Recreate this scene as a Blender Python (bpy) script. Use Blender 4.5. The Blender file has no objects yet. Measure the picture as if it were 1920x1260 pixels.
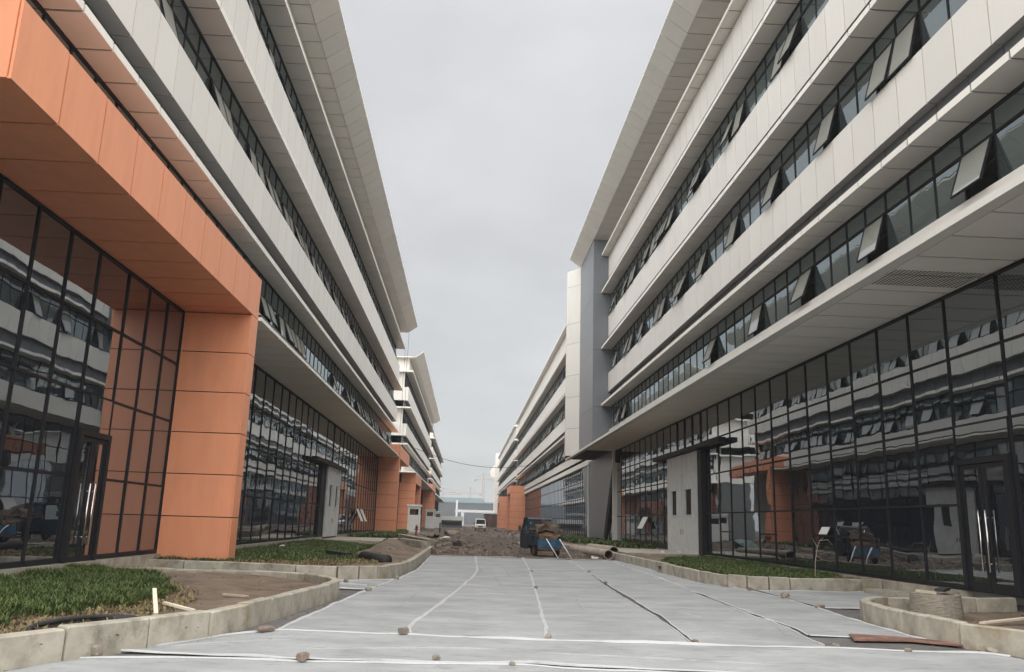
import bpy, math, random
import numpy as np
from mathutils import Vector, Matrix, noise as mnoise
R_ = random.Random(7)
scene = bpy.context.scene
COL = scene.collection

# ------------------------------------------------------------------ camera
CAM_H = 1.5
_f = 1555.39
F0 = Vector((872-960, 978-630, _f)).normalized()
U0 = Vector((1165-960, -6270-630, _f)).normalized()
X0_ = U0.cross(F0)
if X0_.x < 0: X0_ = -X0_
X0_.normalize()
Mrows = Matrix((X0_, F0, U0))            # world = Mrows @ (right, down, forward)
cam_d = bpy.data.cameras.new('camera')
cam = bpy.data.objects.new('camera', cam_d)
COL.objects.link(cam)
r_, d_, f_ = Mrows.col[0], Mrows.col[1], Mrows.col[2]
cam.matrix_world = Matrix(((r_[0], -d_[0], -f_[0], 0), (r_[1], -d_[1], -f_[1], 0), (r_[2], -d_[2], -f_[2], CAM_H), (0, 0, 0, 1)))
cam_d.sensor_width = 36.0
cam_d.lens = _f/1920*36.0
cam_d.clip_start = 0.1
cam_d.clip_end = 6000
scene.camera = cam

# ------------------------------------------------------------------ world, sun, exposure
SUN_EL, SUN_AZ = math.radians(54), math.radians(186)   # azimuth clockwise from +Y
world = bpy.data.worlds.new('World'); scene.world = world; world.use_nodes = True
nt = world.node_tree; nt.nodes.clear()
N = nt.nodes.new; L = nt.links.new
wo = N('ShaderNodeOutputWorld'); bg = N('ShaderNodeBackground'); bg.inputs['Strength'].default_value = 0.1
sky = N('ShaderNodeTexSky'); sky.sky_type = 'NISHITA'; sky.sun_disc = False
sky.sun_elevation = SUN_EL; sky.sun_rotation = SUN_AZ
tc = N('ShaderNodeTexCoord'); sep = N('ShaderNodeSeparateXYZ'); L(tc.outputs['Generated'], sep.inputs[0])
zc = N('ShaderNodeMath'); zc.operation = 'MAXIMUM'; L(sep.outputs['Z'], zc.inputs[0]); zc.inputs[1].default_value = 0.0
za = N('ShaderNodeMath'); za.operation = 'ADD'; L(zc.outputs[0], za.inputs[0]); za.inputs[1].default_value = 0.25
dx = N('ShaderNodeMath'); dx.operation = 'DIVIDE'; L(sep.outputs['X'], dx.inputs[0]); L(za.outputs[0], dx.inputs[1])
dy = N('ShaderNodeMath'); dy.operation = 'DIVIDE'; L(sep.outputs['Y'], dy.inputs[0]); L(za.outputs[0], dy.inputs[1])
cmb = N('ShaderNodeCombineXYZ'); L(dx.outputs[0], cmb.inputs[0]); L(dy.outputs[0], cmb.inputs[1])
nz = N('ShaderNodeTexNoise'); nz.inputs['Scale'].default_value = 1.3; nz.inputs['Detail'].default_value = 5; nz.inputs['Roughness'].default_value = 0.55
L(cmb.outputs[0], nz.inputs['Vector'])
nr = N('ShaderNodeMapRange'); L(nz.outputs['Fac'], nr.inputs[0]); nr.inputs[1].default_value = 0.3; nr.inputs[2].default_value = 0.7
nr.inputs[3].default_value = 0.83; nr.inputs[4].default_value = 1.10
gr = N('ShaderNodeValToRGB'); L(zc.outputs[0], gr.inputs[0])      # overcast sky: brighter towards the zenith
cr = gr.color_ramp; cr.elements[0].position = 0.0; cr.elements[0].color = (0.395, 0.402, 0.402, 1)
cr.elements[1].position = 1.0; cr.elements[1].color = (0.85, 0.85, 0.86, 1)
e = cr.elements.new(0.55); e.color = (0.44, 0.438, 0.444, 1)
mul = N('ShaderNodeVectorMath'); mul.operation = 'SCALE'; L(gr.outputs[0], mul.inputs[0]); L(nr.outputs[0], mul.inputs['Scale'])
m10 = N('ShaderNodeVectorMath'); m10.operation = 'SCALE'; L(mul.outputs[0], m10.inputs[0]); m10.inputs['Scale'].default_value = 4.1
mixw = N('ShaderNodeMix'); mixw.data_type = 'RGBA'; mixw.inputs[0].default_value = 0.97
L(sky.outputs[0], mixw.inputs[6]); L(m10.outputs[0], mixw.inputs[7])
L(mixw.outputs[2], bg.inputs['Color']); L(bg.outputs[0], wo.inputs['Surface'])

sd = bpy.data.lights.new('sun', 'SUN'); sd.energy = 1.5; sd.angle = math.radians(140); sd.color = (1.0, 0.97, 0.93)
sun = bpy.data.objects.new('sun', sd); COL.objects.link(sun)
sdir = Vector((math.sin(SUN_AZ)*math.cos(SUN_EL), math.cos(SUN_AZ)*math.cos(SUN_EL), math.sin(SUN_EL)))
sun.rotation_euler = sdir.to_track_quat('Z', 'Y').to_euler()
scene.view_settings.view_transform = 'Standard'
scene.view_settings.look = 'None'
scene.view_settings.gamma = 1.0
scene.view_settings.use_curve_mapping = False
scene.view_settings.exposure = 2.0
scene.render.engine = 'CYCLES'
scene.cycles.max_bounces = 10
scene.cycles.diffuse_bounces = 6
scene.cycles.glossy_bounces = 3
scene.cycles.transparent_max_bounces = 10
scene.cycles.volume_bounces = 0
scene.cycles.use_denoising = True
scene.cycles.caustics_reflective = False
scene.cycles.caustics_refractive = False

# ------------------------------------------------------------------ materials
def mat(name, col, rough=0.6, metal=0.0, var=0.0, nscale=0.0, namp=0.0, bump=0.0, bscale=20.0, coords='Object', col2=None, spec=0.5, detail=5, stretch=None, island=0.0):
    m = bpy.data.materials.new(name); m.use_nodes = True
    t = m.node_tree; b = t.nodes['Principled BSDF']
    b.inputs['Roughness'].default_value = rough; b.inputs['Metallic'].default_value = metal
    b.inputs['Specular IOR Level'].default_value = spec
    c = (*col, 1)
    b.inputs['Base Color'].default_value = c
    tcn = t.nodes.new('ShaderNodeTexCoord'); src = tcn.outputs[coords]
    if coords == 'World':
        pass
    if stretch:
        mp = t.nodes.new('ShaderNodeMapping'); t.links.new(src, mp.inputs[0]); mp.inputs['Scale'].default_value = stretch; src = mp.outputs[0]
    out = None
    if namp or col2:
        n = t.nodes.new('ShaderNodeTexNoise'); n.inputs['Scale'].default_value = nscale; n.inputs['Detail'].default_value = detail; n.inputs['Roughness'].default_value = 0.62
        t.links.new(src, n.inputs['Vector'])
        mr = t.nodes.new('ShaderNodeMapRange'); t.links.new(n.outputs['Fac'], mr.inputs[0]); mr.inputs[1].default_value = 0.33; mr.inputs[2].default_value = 0.67
        mx = t.nodes.new('ShaderNodeMix'); mx.data_type = 'RGBA'; t.links.new(mr.outputs[0], mx.inputs[0])
        a = c if col2 else tuple(x*(1-namp) for x in col)+(1,)
        z = (*col2, 1) if col2 else tuple(min(1, x*(1+namp)) for x in col)+(1,)
        mx.inputs[6].default_value = a; mx.inputs[7].default_value = z
        out = mx.outputs[2]
    if var or island:
        hs = t.nodes.new('ShaderNodeHueSaturation')
        if out: t.links.new(out, hs.inputs['Color'])
        else: hs.inputs['Color'].default_value = c
        if island:
            rn = t.nodes.new('ShaderNodeNewGeometry').outputs['Random Per Island']; v = island
        else:
            rn = t.nodes.new('ShaderNodeObjectInfo').outputs['Random']; v = var
        mr2 = t.nodes.new('ShaderNodeMapRange'); t.links.new(rn, mr2.inputs[0]); mr2.inputs[3].default_value = 1-v; mr2.inputs[4].default_value = 1+v
        t.links.new(mr2.outputs[0], hs.inputs['Value'])
        if island:
            mr3 = t.nodes.new('ShaderNodeMapRange'); t.links.new(rn, mr3.inputs[0]); mr3.inputs[3].default_value = 0.515; mr3.inputs[4].default_value = 0.465
            t.links.new(mr3.outputs[0], hs.inputs['Hue'])
        out = hs.outputs[0]
    if out: t.links.new(out, b.inputs['Base Color'])
    if bump:
        n2 = t.nodes.new('ShaderNodeTexNoise'); n2.inputs['Scale'].default_value = bscale; n2.inputs['Detail'].default_value = 6
        t.links.new(src, n2.inputs['Vector'])
        bp = t.nodes.new('ShaderNodeBump'); bp.inputs['Strength'].default_value = 0.6; bp.inputs['Distance'].default_value = bump
        t.links.new(n2.outputs['Fac'], bp.inputs['Height']); t.links.new(bp.outputs[0], b.inputs['Normal'])
    return m

def glass(name, tint, refl, wave, wscale, gcol=(0.9, 0.93, 0.95), sheen=0.0, sheen_col=(0.5, 0.5, 0.46)):
    m = bpy.data.materials.new(name); m.use_nodes = True
    t = m.node_tree; t.nodes.clear(); n = t.nodes.new; l = t.links.new
    o = n('ShaderNodeOutputMaterial'); g = n('ShaderNodeBsdfGlossy'); g.inputs['Roughness'].default_value = 0.0
    g.inputs['Color'].default_value = (*gcol, 1)
    tr = n('ShaderNodeBsdfTransparent'); tr.inputs['Color'].default_value = (*tint, 1)
    geo = n('ShaderNodeNewGeometry'); oi = n('ShaderNodeObjectInfo')
    ad = n('ShaderNodeVectorMath'); ad.operation = 'ADD'
    sc = n('ShaderNodeVectorMath'); sc.operation = 'SCALE'; l(oi.outputs['Random'], sc.inputs[0]); sc.inputs['Scale'].default_value = 37.0
    l(geo.outputs['Position'], ad.inputs[0]); l(sc.outputs[0], ad.inputs[1])
    nn = n('ShaderNodeTexNoise'); nn.inputs['Scale'].default_value = wscale; nn.inputs['Detail'].default_value = 1.5
    l(ad.outputs[0], nn.inputs['Vector'])
    bp = n('ShaderNodeBump'); bp.inputs['Strength'].default_value = 1.0; bp.inputs['Distance'].default_value = wave
    l(nn.outputs['Fac'], bp.inputs['Height']); l(bp.outputs[0], g.inputs['Normal'])
    fr = n('ShaderNodeFresnel'); fr.inputs['IOR'].default_value = 1.55
    mr = n('ShaderNodeMapRange'); l(fr.outputs[0], mr.inputs[0]); mr.inputs[1].default_value = 0.0; mr.inputs[2].default_value = 1.0
    mr.inputs[3].default_value = refl; mr.inputs[4].default_value = 1.0
    mx = n('ShaderNodeMixShader'); l(mr.outputs[0], mx.inputs[0]); l(tr.outputs[0], mx.inputs[1]); l(g.outputs[0], mx.inputs[2])
    if sheen:                                   # pale reflections on the panes, mixed in as diffuse colour
        df = n('ShaderNodeBsdfDiffuse'); df.inputs['Color'].default_value = (*sheen_col, 1)
        m2 = n('ShaderNodeMixShader'); m2.inputs[0].default_value = sheen; l(mx.outputs[0], m2.inputs[1]); l(df.outputs[0], m2.inputs[2]); l(m2.outputs[0], o.inputs['Surface'])
    else: l(mx.outputs[0], o.inputs['Surface'])
    return m

M = {}
M['cream'] = mat('cream_panel', (0.775, 0.752, 0.70), 0.42, var=0.03, nscale=1.6, namp=0.022, stretch=(2.5, 2.5, .35))
M['soffit'] = mat('soffit_panel', (0.89, 0.865, 0.80), 0.5, var=0.03, nscale=1.0, namp=0.03)
M['orange'] = mat('orange_panel', (0.82, 0.335, 0.18), 0.42, var=0.04, nscale=1.3, namp=0.05, stretch=(2, 2, .5))
M['grey'] = mat('grey_panel', (0.20, 0.21, 0.23), 0.38, metal=0.3, var=0.05, nscale=3, namp=0.06, stretch=(6, 6, 0.3))
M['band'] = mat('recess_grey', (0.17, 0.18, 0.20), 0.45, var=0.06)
M['joint'] = mat('dark_backing', (0.010, 0.009, 0.008), 0.9)
M['frame'] = mat('dark_window_frame', (0.014, 0.0145, 0.018), 0.6, var=0.05, spec=0.3)
M['plaster'] = mat('interior_plaster', (0.74, 0.74, 0.71), 0.9, nscale=0.6, namp=0.08)
M['interior'] = mat('interior_wall', (0.30, 0.30, 0.29), 0.9, nscale=0.4, namp=0.2)
M['slab'] = mat('floor_concrete', (0.25, 0.245, 0.235), 0.85, nscale=0.7, namp=0.15)
M['glassC'] = glass('curtain_wall_glass', (0.14, 0.15, 0.175), 0.31, 0.0030, 0.85, gcol=(0.90, 0.94, 0.98), sheen=0.06, sheen_col=(0.14, 0.165, 0.215))
M['glassW'] = glass('window_glass', (0.55, 0.60, 0.58), 0.26, 0.003, 1.0, gcol=(0.82, 0.92, 0.95), sheen=0.13, sheen_col=(0.30, 0.38, 0.39))
M['glassS'] = glass('sash_glass', (0.50, 0.54, 0.51), 0.42, 0.002, 1.1, sheen=0.42, sheen_col=(0.58, 0.59, 0.54))  # diffuse colour stands in for light reflected by the tilted sashes
M['film'] = mat('bright_patch_white', (0.62, 0.66, 0.67), 0.7, var=0.25)  # pale colour imitating the bright patches in lower panes
M['steel'] = mat('polished_steel', (0.75, 0.73, 0.70), 0.22, metal=1.0)
M['gate'] = mat('painted_gate', (0.57, 0.585, 0.59), 0.5, nscale=2.5, namp=0.12, var=0.03, bump=0.002, bscale=6)
def scuff(m):
    t = m.node_tree; n = t.nodes.new; l = t.links.new; b = t.nodes['Principled BSDF']; src = b.inputs['Base Color'].links[0].from_socket
    g = n('ShaderNodeNewGeometry'); sp = n('ShaderNodeSeparateXYZ'); l(g.outputs['Position'], sp.inputs[0])
    nz1 = n('ShaderNodeTexNoise'); nz1.inputs['Scale'].default_value = 2.6; nz1.inputs['Detail'].default_value = 8; nz1.inputs['Roughness'].default_value = .7; l(g.outputs['Position'], nz1.inputs['Vector'])
    d = n('ShaderNodeMath'); d.operation = 'SUBTRACT'; l(sp.outputs['Z'], d.inputs[0]); d.inputs[1].default_value = 1.45
    a = n('ShaderNodeMath'); a.operation = 'ABSOLUTE'; l(d.outputs[0], a.inputs[0])
    k = n('ShaderNodeMath'); k.operation = 'MULTIPLY_ADD'; l(a.outputs[0], k.inputs[0]); k.inputs[1].default_value = -.45; l(nz1.outputs['Fac'], k.inputs[2])
    mr = n('ShaderNodeMapRange'); l(k.outputs[0], mr.inputs[0]); mr.inputs[1].default_value = .42; mr.inputs[2].default_value = .5
    mx = n('ShaderNodeMix'); mx.data_type = 'RGBA'; l(mr.outputs[0], mx.inputs[0]); l(src, mx.inputs[6]); mx.inputs[7].default_value = (.62, .62, .6, 1); l(mx.outputs[2], b.inputs['Base Color'])
scuff(M['gate'])
M['white'] = mat('white_paint', (0.72, 0.73, 0.71), 0.5, nscale=2, namp=0.06, var=0.03)
M['concrete'] = mat('kerb_concrete', (0.27, 0.245, 0.20), 0.88, nscale=2.6, col2=(0.47, 0.435, 0.36), var=0.09, bump=0.006, bscale=26, detail=8)
def stain(m, c, sc, lo, hi, f):
    t = m.node_tree; n = t.nodes.new; l = t.links.new; b = t.nodes['Principled BSDF']; src = b.inputs['Base Color'].links[0].from_socket
    g = n('ShaderNodeNewGeometry'); q = n('ShaderNodeTexNoise'); q.inputs['Scale'].default_value = sc; q.inputs['Detail'].default_value = 9; q.inputs['Roughness'].default_value = .68; l(g.outputs['Position'], q.inputs['Vector'])
    mr = n('ShaderNodeMapRange'); l(q.outputs['Fac'], mr.inputs[0]); mr.inputs[1].default_value = lo; mr.inputs[2].default_value = hi; mr.inputs[4].default_value = f
    mx = n('ShaderNodeMix'); mx.data_type = 'RGBA'; l(mr.outputs[0], mx.inputs[0]); l(src, mx.inputs[6]); mx.inputs[7].default_value = (*c, 1); l(mx.outputs[2], b.inputs['Base Color'])
stain(M['concrete'], (.115, .10, .08), 2.2, .55, .70, .75)
stain(M['concrete'], (.36, .27, .15), 1.1, .56, .68, .45)
M['asphalt'] = mat('road_surface', (0.085, 0.084, 0.082), 0.75, nscale=2.4, col2=(0.15, 0.145, 0.14), bump=0.006, bscale=90, detail=8)
M['soil'] = mat('bare_soil', (0.105, 0.075, 0.052), 0.95, nscale=1.6, col2=(0.22, 0.165, 0.12), bump=0.03, bscale=11, detail=10)
M['dirt'] = mat('churned_dirt', (0.06, 0.043, 0.033), 0.95, nscale=1.1, col2=(0.14, 0.105, 0.083), bump=0.05, bscale=6, detail=10)
M['ground'] = mat('far_ground', (0.20, 0.17, 0.135), 0.95, nscale=0.08, col2=(0.15, 0.16, 0.10), detail=8)
M['grass'] = mat('grass_blade', (0.072, 0.108, 0.033), 0.6, island=0.5, spec=0.25)
M['drygrass'] = mat('dry_weeds', (0.20, 0.17, 0.085), 0.8, island=0.3, spec=0.2)
M['rubber'] = mat('black_rubber', (0.022, 0.022, 0.022), 0.7, nscale=6, namp=0.3)
M['wood'] = mat('weathered_wood', (0.44, 0.37, 0.27), 0.85, nscale=3, namp=0.2, stretch=(1, 8, 8), var=0.1)
M['palewood'] = mat('pale_cut_wood', (0.66, 0.58, 0.46), 0.8, nscale=4, namp=0.12, var=0.05)
M['plywood'] = mat('red_brown_plywood', (0.185, 0.10, 0.075), 0.8, nscale=4, namp=0.5, bump=0.002, bscale=30)
M['stone'] = mat('broken_stone', (0.27, 0.235, 0.19), 0.9, nscale=5, namp=0.3, var=0.22, bump=0.012, bscale=18, detail=8)
M['brick'] = mat('broken_brick', (0.21, 0.16, 0.128), 0.9, nscale=6, namp=0.3, var=0.12, bump=0.01, bscale=22)
M['rubble'] = mat('rubble', (0.17, 0.14, 0.11), 0.92, island=0.5, nscale=4, namp=0.2)
M['blue'] = mat('faded_blue_paint', (0.03, 0.10, 0.18), 0.5, nscale=5, namp=0.4, var=0.1)
M['darkblue'] = mat('dirty_dark_blue_paint', (0.018, 0.035, 0.06), 0.45, nscale=4, namp=0.4)
M['rust'] = mat('rusty_steel', (0.22, 0.125, 0.075), 0.8, nscale=8, namp=0.35)
M['cardboard'] = mat('brown_cardboard', (0.125, 0.092, 0.07), 0.9, nscale=3, namp=0.2, var=0.12)
M['red'] = mat('red_paint', (0.22, 0.035, 0.02), 0.5, nscale=9, namp=0.3)
M['factory'] = mat('grey_factory_sheet', (0.085, 0.10, 0.115), 0.6, nscale=0.08, namp=0.08)
M['factoryroof'] = mat('pale_blue_roof', (0.20, 0.27, 0.29), 0.6, nscale=0.08, namp=0.05)
M['tarp'] = mat('teal_tarp', (0.16, 0.22, 0.20), 0.8, nscale=5, namp=0.4)
M['crane'] = mat('crane_steel', (0.35, 0.22, 0.18), 0.6)
M['pipe'] = mat('concrete_pipe', (0.34, 0.285, 0.24), 0.9, nscale=2.5, namp=0.25, var=0.06, bump=0.006, bscale=20)
M['ring'] = mat('brick_manhole', (0.26, 0.23, 0.19), 0.9, nscale=7, namp=0.35, stretch=(1, 1, 7), bump=0.02, bscale=7)

def cloth_mat(name, col, col2):
    m = bpy.data.materials.new(name); m.use_nodes = True
    t = m.node_tree; b = t.nodes['Principled BSDF']; n = t.nodes.new; l = t.links.new
    b.inputs['Roughness'].default_value = 0.85; b.inputs['Specular IOR Level'].default_value = 0.3
    g = n('ShaderNodeNewGeometry')
    n1 = n('ShaderNodeTexNoise'); n1.inputs['Scale'].default_value = 0.9; n1.inputs['Detail'].default_value = 8; n1.inputs['Roughness'].default_value = 0.6
    mp = n('ShaderNodeMapping'); mp.inputs['Scale'].default_value = (0.8, 1.3, 1); l(g.outputs['Position'], mp.inputs[0]); l(mp.outputs[0], n1.inputs['Vector'])
    n2 = n('ShaderNodeTexNoise'); n2.inputs['Scale'].default_value = 5.5; n2.inputs['Detail'].default_value = 6
    mp2 = n('ShaderNodeMapping'); mp2.inputs['Scale'].default_value = (0.5, 1.5, 1); l(g.outputs['Position'], mp2.inputs[0]); l(mp2.outputs[0], n2.inputs['Vector'])
    mr = n('ShaderNodeMapRange'); l(n1.outputs['Fac'], mr.inputs[0]); mr.inputs[1].default_value = 0.3; mr.inputs[2].default_value = 0.72
    mx = n('ShaderNodeMix'); mx.data_type = 'RGBA'; l(mr.outputs[0], mx.inputs[0]); mx.inputs[6].default_value = (*col, 1); mx.inputs[7].default_value = (*col2, 1)
    mr2 = n('ShaderNodeMapRange'); l(n2.outputs['Fac'], mr2.inputs[0]); mr2.inputs[1].default_value = 0.58; mr2.inputs[2].default_value = 0.70; mr2.inputs[3].default_value = 0.0; mr2.inputs[4].default_value = 0.4
    mx2 = n('ShaderNodeMix'); mx2.data_type = 'RGBA'; l(mr2.outputs[0], mx2.inputs[0]); l(mx.outputs[2], mx2.inputs[6]); mx2.inputs[7].default_value = (col[0]*0.52, col[1]*0.53, col[2]*0.54, 1)
    l(mx2.outputs[2], b.inputs['Base Color'])
    n3 = n('ShaderNodeTexNoise'); n3.inputs['Scale'].default_value = 240; n3.inputs['Detail'].default_value = 2
    l(g.outputs['Position'], n3.inputs['Vector'])
    bp = n('ShaderNodeBump'); bp.inputs['Strength'].default_value = 0.4; bp.inputs['Distance'].default_value = 0.002; l(n3.outputs['Fac'], bp.inputs['Height'])
    n4 = n('ShaderNodeTexNoise'); n4.inputs['Scale'].default_value = 3.0; n4.inputs['Detail'].default_value = 7; n4.inputs['Roughness'].default_value = 0.65; n4.inputs['Distortion'].default_value = 1.2
    mp4 = n('ShaderNodeMapping'); mp4.inputs['Scale'].default_value = (0.9, 1.3, 1); l(g.outputs['Position'], mp4.inputs[0]); l(mp4.outputs[0], n4.inputs['Vector'])
    bp2 = n('ShaderNodeBump'); bp2.inputs['Strength'].default_value = 0.75; bp2.inputs['Distance'].default_value = 0.045; l(n4.outputs['Fac'], bp2.inputs['Height']); l(bp.outputs[0], bp2.inputs['Normal'])
    l(bp2.outputs[0], b.inputs['Normal'])
    # mud and wet marks
    n5 = n('ShaderNodeTexNoise'); n5.inputs['Scale'].default_value = 1.7; n5.inputs['Detail'].default_value = 9; n5.inputs['Roughness'].default_value = 0.7
    l(g.outputs['Position'], n5.inputs['Vector'])
    mr5 = n('ShaderNodeMapRange'); l(n5.outputs['Fac'], mr5.inputs[0]); mr5.inputs[1].default_value = 0.60; mr5.inputs[2].default_value = 0.78; mr5.inputs[4].default_value = 0.55
    mx5 = n('ShaderNodeMix'); mx5.data_type = 'RGBA'; l(mr5.outputs[0], mx5.inputs[0]); l(mx2.outputs[2], mx5.inputs[6]); mx5.inputs[7].default_value = (col[0]*0.62, col[1]*0.56, col[2]*0.49, 1)
    l(mx5.outputs[2], b.inputs['Base Color'])
    return m
M['cloth'] = cloth_mat('geotextile_cloth', (0.26, 0.27, 0.275), (0.405, 0.413, 0.413))
M['hem'] = cloth_mat('geotextile_doubled_edge', (0.43, 0.435, 0.435), (0.52, 0.525, 0.52))

# ------------------------------------------------------------------ mesh helpers
class MB:
    def __init__(s): s.v = []; s.f = []
    def add(s, vs, fs):
        o = len(s.v); s.v += [tuple(v) for v in vs]; s.f += [tuple(i+o for i in f) for f in fs]; return s
    def box(s, x0, x1, y0, y1, z0, z1):
        if x0 > x1: x0, x1 = x1, x0
        return s.add([(x0,y0,z0),(x1,y0,z0),(x1,y1,z0),(x0,y1,z0),(x0,y0,z1),(x1,y0,z1),(x1,y1,z1),(x0,y1,z1)],
                     [(0,3,2,1),(4,5,6,7),(0,1,5,4),(1,2,6,5),(2,3,7,6),(3,0,4,7)])
    def prism_y(s, prof, y0, y1):            # prof: list of (x,z)
        n = len(prof)
        a = sum(prof[i][0]*prof[(i+1)%n][1]-prof[(i+1)%n][0]*prof[i][1] for i in range(n))
        if a < 0: prof = prof[::-1]
        vs = [(x,y0,z) for x,z in prof]+[(x,y1,z) for x,z in prof]
        fs = [tuple(range(n)), tuple(range(2*n-1, n-1, -1))]
        fs += [(i, i+n, (i+1)%n+n, (i+1)%n) for i in range(n)]
        return s.add(vs, fs)
    def prism_z(s, prof, z0, z1):
        n = len(prof)
        a = sum(prof[i][0]*prof[(i+1)%n][1]-prof[(i+1)%n][0]*prof[i][1] for i in range(n))
        if a < 0: prof = prof[::-1]
        vs = [(x,y,z0) for x,y in prof]+[(x,y,z1) for x,y in prof]
        fs = [tuple(range(n-1,-1,-1)), tuple(range(n, 2*n))]
        fs += [(i, (i+1)%n, (i+1)%n+n, i+n) for i in range(n)]
        return s.add(vs, fs)
    def tube(s, pts, r, n=8, caps=True):
        pts = [Vector(p) for p in pts]; rs = r if isinstance(r, (list, tuple)) else [r]*len(pts)
        o = len(s.v); up = None
        for i, p in enumerate(pts):
            t = (pts[min(i+1, len(pts)-1)]-pts[max(i-1, 0)]).normalized()
            if up is None: up = Vector((0,0,1)) if abs(t.z) < 0.9 else Vector((1,0,0))
            a = t.cross(up).normalized(); b = a.cross(t).normalized(); up = b
            for k in range(n):
                q = p+(a*math.cos(2*math.pi*k/n)+b*math.sin(2*math.pi*k/n))*rs[i]; s.v.append(tuple(q))
        for i in range(len(pts)-1):
            for k in range(n):
                s.f.append((o+i*n+k, o+i*n+(k+1)%n, o+(i+1)*n+(k+1)%n, o+(i+1)*n+k))
        if caps:
            s.f.append(tuple(o+k for k in range(n-1,-1,-1))); s.f.append(tuple(o+(len(pts)-1)*n+k for k in range(n)))
        return s
    def mesh(s, name, m, smooth=False):
        me = bpy.data.meshes.new(name); me.from_pydata(s.v, [], s.f); me.materials.append(M[m] if isinstance(m, str) else m)
        if smooth: me.polygons.foreach_set('use_smooth', [True]*len(me.polygons))
        me.update(); return me

def mk(name, me, parent=None, loc=(0,0,0), rot=None, kind=None):
    o = bpy.data.objects.new(name, me); COL.objects.link(o)
    if parent is not None: o.parent = parent
    o.location = loc
    if rot: o.rotation_euler = rot
    if kind: o['kind'] = kind
    return o
def tag(o, label=None, cat=None, group=None, kind=None):
    if label: o['label'] = label
    if cat: o['category'] = cat
    if group: o['group'] = group
    if kind: o['kind'] = kind
    return o
def empty(name, loc, label, cat, group=None, rz=0):
    o = mk(name, None, None, loc); o.rotation_euler = (0,0,rz); o.empty_display_size = 0.3
    return tag(o, label, cat, group)

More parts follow.
